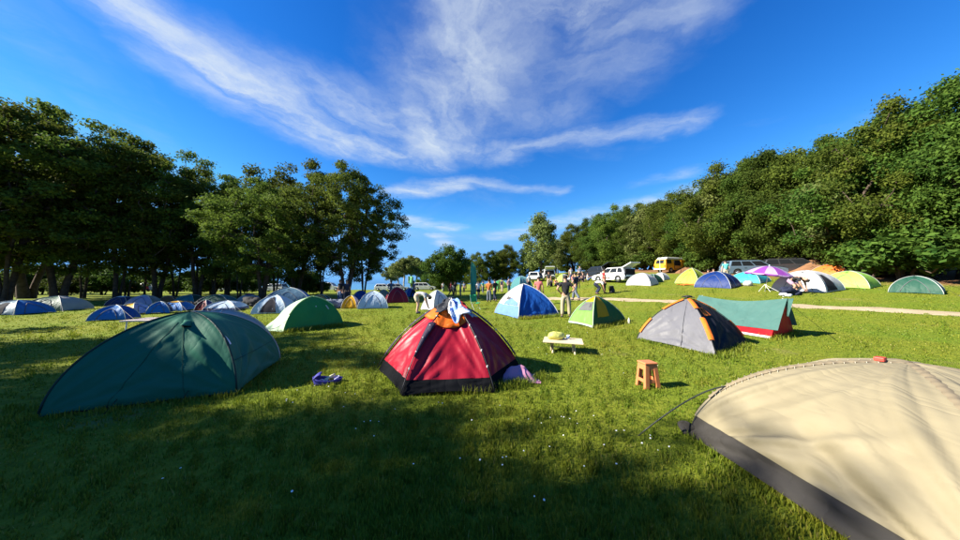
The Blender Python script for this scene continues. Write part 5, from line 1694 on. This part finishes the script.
def camper(label, loc, rz):
    r = thing('camper_van', label, 'van', loc, rz)
    yel = paint('yellow', (.75, .36, .015)); wht = paint('white', (.72, .72, .70))
    Ln, W, Ht = 4.4, 1.72, 2.0
    hl, hw = Ln / 2, W / 2
    low = [(-hl, .5), (-hl + .05, .34), (-hl + .70, .34), (-hl + .75, .55), (-hl + 1.1, .68), (-hl + 1.45, .55), (-hl + 1.5, .34), (hl - 1.25, .34), (hl - 1.2, .55), (hl - .85, .68), (hl - .5, .55), (hl - .45, .34), (hl - .08, .34), (hl, .5), (hl + .02, .95), (hl - .04, 1.12), (-hl, 1.12)]
    MB().prism(low, -hw, hw).build('body', yel, r, bevel=.08)
    bw, tw = hw * .985, hw * .84
    C = [Vector((-hl + .02, -bw, 1.10)), Vector((hl - .06, -bw, 1.10)), Vector((hl - .06, bw, 1.10)), Vector((-hl + .02, bw, 1.10)), Vector((-hl + .2, -tw, 1.82)), Vector((hl - .45, -tw, 1.82)), Vector((hl - .45, tw, 1.82)), Vector((-hl + .2, tw, 1.82))]
    MB().add(C, [(0, 3, 2, 1), (4, 5, 6, 7), (0, 1, 5, 4), (1, 2, 6, 5), (2, 3, 7, 6), (3, 0, 4, 7)]).build('cabin', yel, r, bevel=.08)
    MB().box((-.05, 0, 1.94), (Ln * .84, W * .86, .34), taper=.86).build('roof', wht, r, bevel=.10)
    gl = glass_mat()
    def pane(a, b, c, d, u0, u1, v0, v1, nm='window'):
        def q(u, v): return a.lerp(b, u).lerp(d.lerp(c, u), v)
        n = (b - a).cross(d - a).normalized()
        pts = [q(u0, v0), q(u1, v0), q(u1, v1), q(u0, v1)]
        MB().add([p + n * .012 for p in pts] + [p - n * .02 for p in pts], [(0, 1, 2, 3), (7, 6, 5, 4), (0, 4, 5, 1), (1, 5, 6, 2), (2, 6, 7, 3), (3, 7, 4, 0)]).build(nm, gl, r, bevel=.006)
    for (u0, u1) in ((.06, .28), (.74, .93)):
        pane(C[0], C[1], C[5], C[4], u0, u1, .15, .85)
    for (u0, u1) in ((.07, .27), (.31, .48), (.52, .70), (.74, .94)):
        pane(C[2], C[3], C[7], C[6], u0, u1, .15, .85)
    pane(C[1], C[2], C[6], C[5], .06, .94, .12, .9, 'windscreen')
    pane(C[3], C[0], C[4], C[7], .15, .85, .15, .85, 'rear_window')
    # open side door and the orange-lined interior
    MB().box((.10, -hw - .004, 1.06), (1.25, .05, 1.18)).build('side_opening', plain('boot_black', (.012, .012, .014), .9), r, bevel=.02)
    MB().box((.10, -hw - .020, .72), (1.15, .05, .42)).build('cabinet', plain('cabinet_ochre', (.55, .26, .04), .6), r, bevel=.01)
    MB().box((1.16, -hw - .06, 1.08), (.95, .05, 1.2)).build('sliding_door', yel, r, bevel=.03)
    M = Matrix.Rotation(PI / 2, 3, 'X')
    for s in (-1, 1):
        for x in (-hl + 1.1, hl - .85): wheel_parts(r, x, s * (hw - .10), .33, .19, s)
        MB().lathe([(.11, 0), (.10, .03), (.03, .045)], 14, (hl + .0, s * .55, .82), Matrix.Rotation(PI / 2, 3, 'Y')).build('headlight', plain('lamp_clear', (0, 0, 0)), r, True)
        MB().box((-hl - .005, s * .72, .85), (.03, .12, .3)).build('tail_light', plain('lamp_red', (0, 0, 0)), r)
    for (x, nm) in ((hl + .06, 'front_bumper'), (-hl - .04, 'rear_bumper')):
        MB().box((x, 0, .46), (.12, W * .98, .16)).build(nm, wht, r, bevel=.04)
    # awning frame off the back end
    pw = plain('pole_white', (0, 0, 0))
    MB().tube([(-hl + .1, -hw, 1.86), (-hl - 1.55, -hw - .3, 1.86)], .025, 5).build('awning_bar', pw, r)
    MB().tube([(-hl - 1.55, -hw - .3, 1.88), (-hl - 1.55, -hw - .3, -.0)], .025, 5).build('awning_post', pw, r)


def build_cars():
    # slope car park
    p = AT(671, 38); camper('yellow camper van with white roof and open side door under the wood', p, .36)
    wh = paint('white', (0, 0, 0)); sv = paint('silver', (.36, .37, .38), .3); bl = paint('black', (.015, .016, .018)); bu = paint('steel_blue', (.10, .15, .20)); rd = paint('red', (.35, .02, .02))
    car('hatchback', 'white hatchback with its tailgate swung open by the sitting group', AT(613, 28), PI - 1.15 + .0, wh, 'hatch', True)
    car('hatchback', 'dark hatchback with raised tailgate left of the white one', AT(596, 34), PI - 1.2, bl, 'hatch', True)
    car('estate_car', 'blue grey estate car parked behind the purple parasol', AT(752, 26.5), -.25, bu, 'wagon')
    car('off_road_car', 'dark off-road car next to the blue grey estate under the trees', AT(795, 25.5), -.55, paint('graphite', (.03, .032, .036)), 'wagon')
    car('off_road_car', 'silver off-road car parked at the far side of the earth bank', AT(884, 21), -.5, sv, 'suv')
    # vans behind the meadow crowd
    car('parked_car', 'white high car behind the pale turquoise dome, nose to the wood', AT(536, 47), 1.2, wh, 'suv', cat='car')
    car('parked_car', 'white high car with raised tailgate by the far hedge', AT(547, 46), 1.5, wh, 'suv', True, cat='car')
    # car park beyond the grove
    G_ = 'cars parked beyond the grove'
    cols = [(wh, 'white'), (sv, 'silver'), (bl, 'black'), (wh, 'white'), (rd, 'red'), (sv, 'silver'), (wh, 'white'), (bu, 'blue grey'), (sv, 'silver'), (wh, 'white'), (sv, 'silver'), (wh, 'white')]
    kinds = ['hatch', 'wagon', 'suv']
    for k, px in enumerate([20, 52, 86, 118, 136, 158, 182, 204, 226, 250, 274, 330]):
        m, nm = cols[k]
        kd = kinds[k % 3]
        car('parked_car', '%s %s parked in the row beyond the grove trunks' % (nm, {'hatch': 'hatchback', 'wagon': 'estate car', 'suv': 'off-road car'}[kd]), AT(px, 52 + (k % 2) * 1.2), .1 if k % 2 else PI, m, kd, group=G_)
    for k, px in enumerate([385, 398, 425]):
        m, nm = cols[(0, 1, 3)[k]]
        car('parked_car', '%s car parked by the sea %s' % (nm, ('behind the grey white dome', 'near the tufted trees', 'near the low shore trees')[k]), AT(px, 58 + k), .1, m, kinds[k], group='cars parked by the sea')


build_cars()


# ---------------------------------------------------------------- grass, daisies
def grass_mat():
    m = bpy.data.materials.new('grass_blades'); m.use_nodes = True
    nt = m.node_tree; N, L = nt.nodes, nt.links
    b = N['Principled BSDF']; b.inputs['Roughness'].default_value = .55; b.inputs['Specular IOR Level'].default_value = .2
    at = N.new('ShaderNodeAttribute'); at.attribute_name = 'rnd'
    r = N.new('ShaderNodeValToRGB'); L.new(at.outputs['Fac'], r.inputs[0])
    e = r.color_ramp.elements
    e[0].position, e[0].color = 0, (.065, .11, .010, 1)
    e[1].position, e[1].color = 1, (.30, .27, .075, 1)
    k = e.new(.5); k.color = (.165, .205, .016, 1)
    k = e.new(.86); k.color = (.25, .26, .026, 1)
    g = N.new('ShaderNodeNewGeometry'); n = N.new('ShaderNodeTexNoise'); n.inputs['Scale'].default_value = .5; n.inputs['Detail'].default_value = 5
    L.new(g.outputs['Position'], n.inputs['Vector'])
    r2 = N.new('ShaderNodeValToRGB'); L.new(n.outputs[0], r2.inputs[0])
    e = r2.color_ramp.elements
    e[0].position, e[0].color = .30, (.62, .84, .75, 1)
    e[1].position, e[1].color = .72, (1.28, 1.06, 1.15, 1)
    mu = N.new('ShaderNodeMix'); mu.data_type = 'RGBA'; mu.blend_type = 'MULTIPLY'; mu.inputs[0].default_value = 1
    L.new(r.outputs[0], mu.inputs['A']); L.new(r2.outputs[0], mu.inputs['B'])
    L.new(mu.outputs['Result'], b.inputs['Base Color'])
    tr = N.new('ShaderNodeBsdfTranslucent'); L.new(mu.outputs['Result'], tr.inputs['Color'])
    ms = N.new('ShaderNodeMixShader'); ms.inputs[0].default_value = .35
    L.new(b.outputs[0], ms.inputs[1]); L.new(tr.outputs[0], ms.inputs[2]); L.new(ms.outputs[0], N['Material Output'].inputs['Surface'])
    return m


VH = np.vectorize(H)


def near_path(x, y):
    P = np.array([(p.x, p.y) for p in PATH])
    m = np.full(len(x), 1e9)
    for q in P: m = np.minimum(m, (x - q[0]) ** 2 + (y - q[1]) ** 2)
    return m < .52 ** 2


def blades(name, x, y, h, w, rnd, kind_label=None, m=None, lean=.45):
    n = len(x)
    z = VH(x, y)
    th = RNG.uniform(0, 2 * PI, n); ld = RNG.uniform(0, 2 * PI, n); la = RNG.uniform(.1, 1, n) * lean * h
    wx, wy = np.cos(th) * w, np.sin(th) * w
    lx, ly = np.cos(ld) * la, np.sin(ld) * la
    V = np.empty((n, 5, 3))
    V[:, 0] = np.stack([x - wx, y - wy, z - .01], 1); V[:, 1] = np.stack([x + wx, y + wy, z - .01], 1)
    V[:, 2] = np.stack([x - wx * .8 + lx * .35, y - wy * .8 + ly * .35, z + h * .55], 1); V[:, 3] = np.stack([x + wx * .8 + lx * .35, y + wy * .8 + ly * .35, z + h * .55], 1)
    V[:, 4] = np.stack([x + lx, y + ly, z + h * .93], 1)
    me = bpy.data.meshes.new(name)
    me.vertices.add(n * 5); me.vertices.foreach_set('co', V.reshape(-1))
    b = np.arange(n)[:, None] * 5
    loops = np.concatenate([b + 0, b + 1, b + 3, b + 2, b + 2, b + 3, b + 4], 1).ravel()
    me.loops.add(n * 7); me.loops.foreach_set('vertex_index', loops)
    st = (np.arange(n)[:, None] * 7 + np.array([0, 4])).ravel()
    me.polygons.add(n * 2); me.polygons.foreach_set('loop_start', st)
    me.update(calc_edges=True)
    at = me.attributes.new('rnd', 'FLOAT', 'FACE'); at.data.foreach_set('value', np.repeat(rnd, 2))
    me.materials.append(m)
    o = bpy.data.objects.new(name, me); link(o)
    o['kind'] = 'stuff'
    return o


def build_grass():
    n = 330000
    r = 1.1 * (34 / 1.1) ** RNG.random(n)
    a = RNG.uniform(math.radians(-70), math.radians(70), n)
    x, y = r * np.sin(a), r * np.cos(a)
    # tufts: pull part of the blades to clump centres
    cl = RNG.random(n) < .4
    cell = .12 + .03 * r
    cxg, cyg = np.floor(x / cell), np.floor(y / cell)
    hx = np.modf(np.abs(np.sin(cxg * 12.9898 + cyg * 78.233) * 43758.5453))[0]; hy = np.modf(np.abs(np.sin(cxg * 39.346 + cyg * 11.135) * 24634.6345))[0]
    tx, ty = (cxg + hx) * cell, (cyg + hy) * cell
    k = RNG.uniform(.5, .9, n)
    x = np.where(cl, x + (tx - x) * k, x); y = np.where(cl, y + (ty - y) * k, y)
    thin = np.sin(x * .55 + 1.4 * np.sin(y * .5 + 2)) * np.sin(y * .42 + 1.1 * np.sin(x * .6)) + .35 * np.sin(x * 2.3 + y * 1.1) * np.sin(y * 2.9)
    keep = ~near_path(x, y) & (x < 26) & ~((thin > .55) & (r > 4.5) & (RNG.random(n) < .6))
    x, y, r, hx = x[keep], y[keep], r[keep], hx[keep]
    n = len(x)
    worn = (np.sin(x * 1.7 + 2.3 * np.sin(y * .9)) * np.sin(y * 1.3 + 1.2 * np.sin(x * .7 + 1)) > .62) & (RNG.random(n) < .55)
    patch = .5 + .5 * np.sin(x * .8 + 1.1 * np.sin(y * .6)) * np.sin(y * .9 + .7)
    h = (.018 + .026 * RNG.random(n)) * (.75 + .5 * patch) * (1 + .5 * (hx > .8))
    h = np.where(worn, h * .45, h)
    w = .0016 + .0010 * RNG.random(n) + .00055 * r
    rnd = np.clip(RNG.normal(.42, .2, n) + .12 * (patch - .5), 0, 1)
    rnd = np.where(worn, np.clip(rnd + .25, 0, 1), rnd)
    rnd = np.where(RNG.random(n) < .05, RNG.uniform(.85, 1, n), rnd)
    gm = grass_mat()
    blades('grass', x, y, h, w, rnd, m=gm)
    # uncut grass left standing round the tents and on the rough patches
    X, Y, Hh = [], [], []
    def fringe(p, q, cnt, spread, hm):
        t = RNG.random(cnt)
        X.append(p[0] + (q[0] - p[0]) * t + RNG.normal(0, spread, cnt)); Y.append(p[1] + (q[1] - p[1]) * t + RNG.normal(0, spread, cnt)); Hh.append(hm * (.5 + RNG.random(cnt)))
    g = lambda a, b: xy(G(a, b))
    fringe(g(455, 393), g(527, 385), 1300, .07, .10); fringe(g(400, 394), g(488, 393), 500, .05, .06); fringe(g(505, 386), g(548, 378), 700, .08, .10)
    fringe(g(285, 333), g(343, 326), 1400, .10, .12); fringe(g(260, 332), g(285, 334), 250, .08, .08)
    fringe(g(594, 329), g(627, 322), 900, .09, .12); fringe(g(519, 319.5), g(560, 316), 1000, .12, .13)
    fringe(g(638, 340), g(716, 358), 1000, .06, .07); fringe(g(716, 358), g(748, 346), 900, .08, .10); fringe(g(771, 340), g(796, 333), 600, .10, .11)
    fringe((2.0, 2.7), (2.0, 1.2), 900, .06, .06); fringe((-3.2, 3.6), (-5.5, 2.7), 900, .06, .07); fringe((-3.2, 3.6), (-3.7, 5.1), 500, .06, .07)
    fringe(g(560, 320), g(640, 330), 500, .5, .07); fringe(g(300, 322), g(380, 312), 700, .8, .08)
    fringe((2.15, 3.75), (2.5, 3.8), 160, .06, .05); fringe((1.5, 5.6), (2.1, 5.7), 160, .1, .06)
    x, y, h = np.concatenate(X), np.concatenate(Y), np.concatenate(Hh)
    r = np.hypot(x, y)
    blades('tall_grass', x, y, h, .0016 + .0004 * r, np.clip(RNG.normal(.55, .22, len(x)), 0, 1), m=gm, lean=.5)
    # daisies
    b = MB(); st = MB()
    rr = random.Random(5)
    spots = []
    for (px, py, sx, sy, c) in [(365, 442, 8, 6, 4), (560, 428, 25, 12, 9), (600, 445, 25, 12, 8), (505, 465, 6, 5, 3), (300, 398, 30, 8, 5), (430, 408, 40, 8, 6), (650, 440, 15, 12, 5), (290, 505, 3, 3, 1), (530, 505, 6, 4, 2), (380, 400, 30, 6, 4), (450, 460, 60, 30, 5), (640, 345, 60, 12, 8), (470, 335, 60, 10, 7), (590, 372, 50, 10, 9), (360, 330, 50, 10, 8), (230, 440, 60, 30, 5)]:
        for _ in range(c): spots.append(G(px + rr.gauss(0, sx), py + rr.gauss(0, sy)))
    for p in spots:
        hh = rr.uniform(.045, .075); rad = rr.uniform(.0045, .0085)
        tl = Matrix.Rotation(rr.uniform(-.4, .4), 3, 'X') @ Matrix.Rotation(rr.uniform(-.4, .4), 3, 'Y')
        b.lathe([(rad, 0), (rad * .95, .003), (rad * .3, .005)], 8, p + Vector((0, 0, hh)), tl)
        st.tube([p, p + Vector((0, 0, hh))], .0015, 3)
    o = b.build('daisies', plain('daisy_white', (.8, .8, .76), .7)); o['kind'] = 'stuff'
    o = st.build('daisy_stems', plain('daisy_stem', (.08, .14, .02), .7)); o['kind'] = 'stuff'


build_grass()
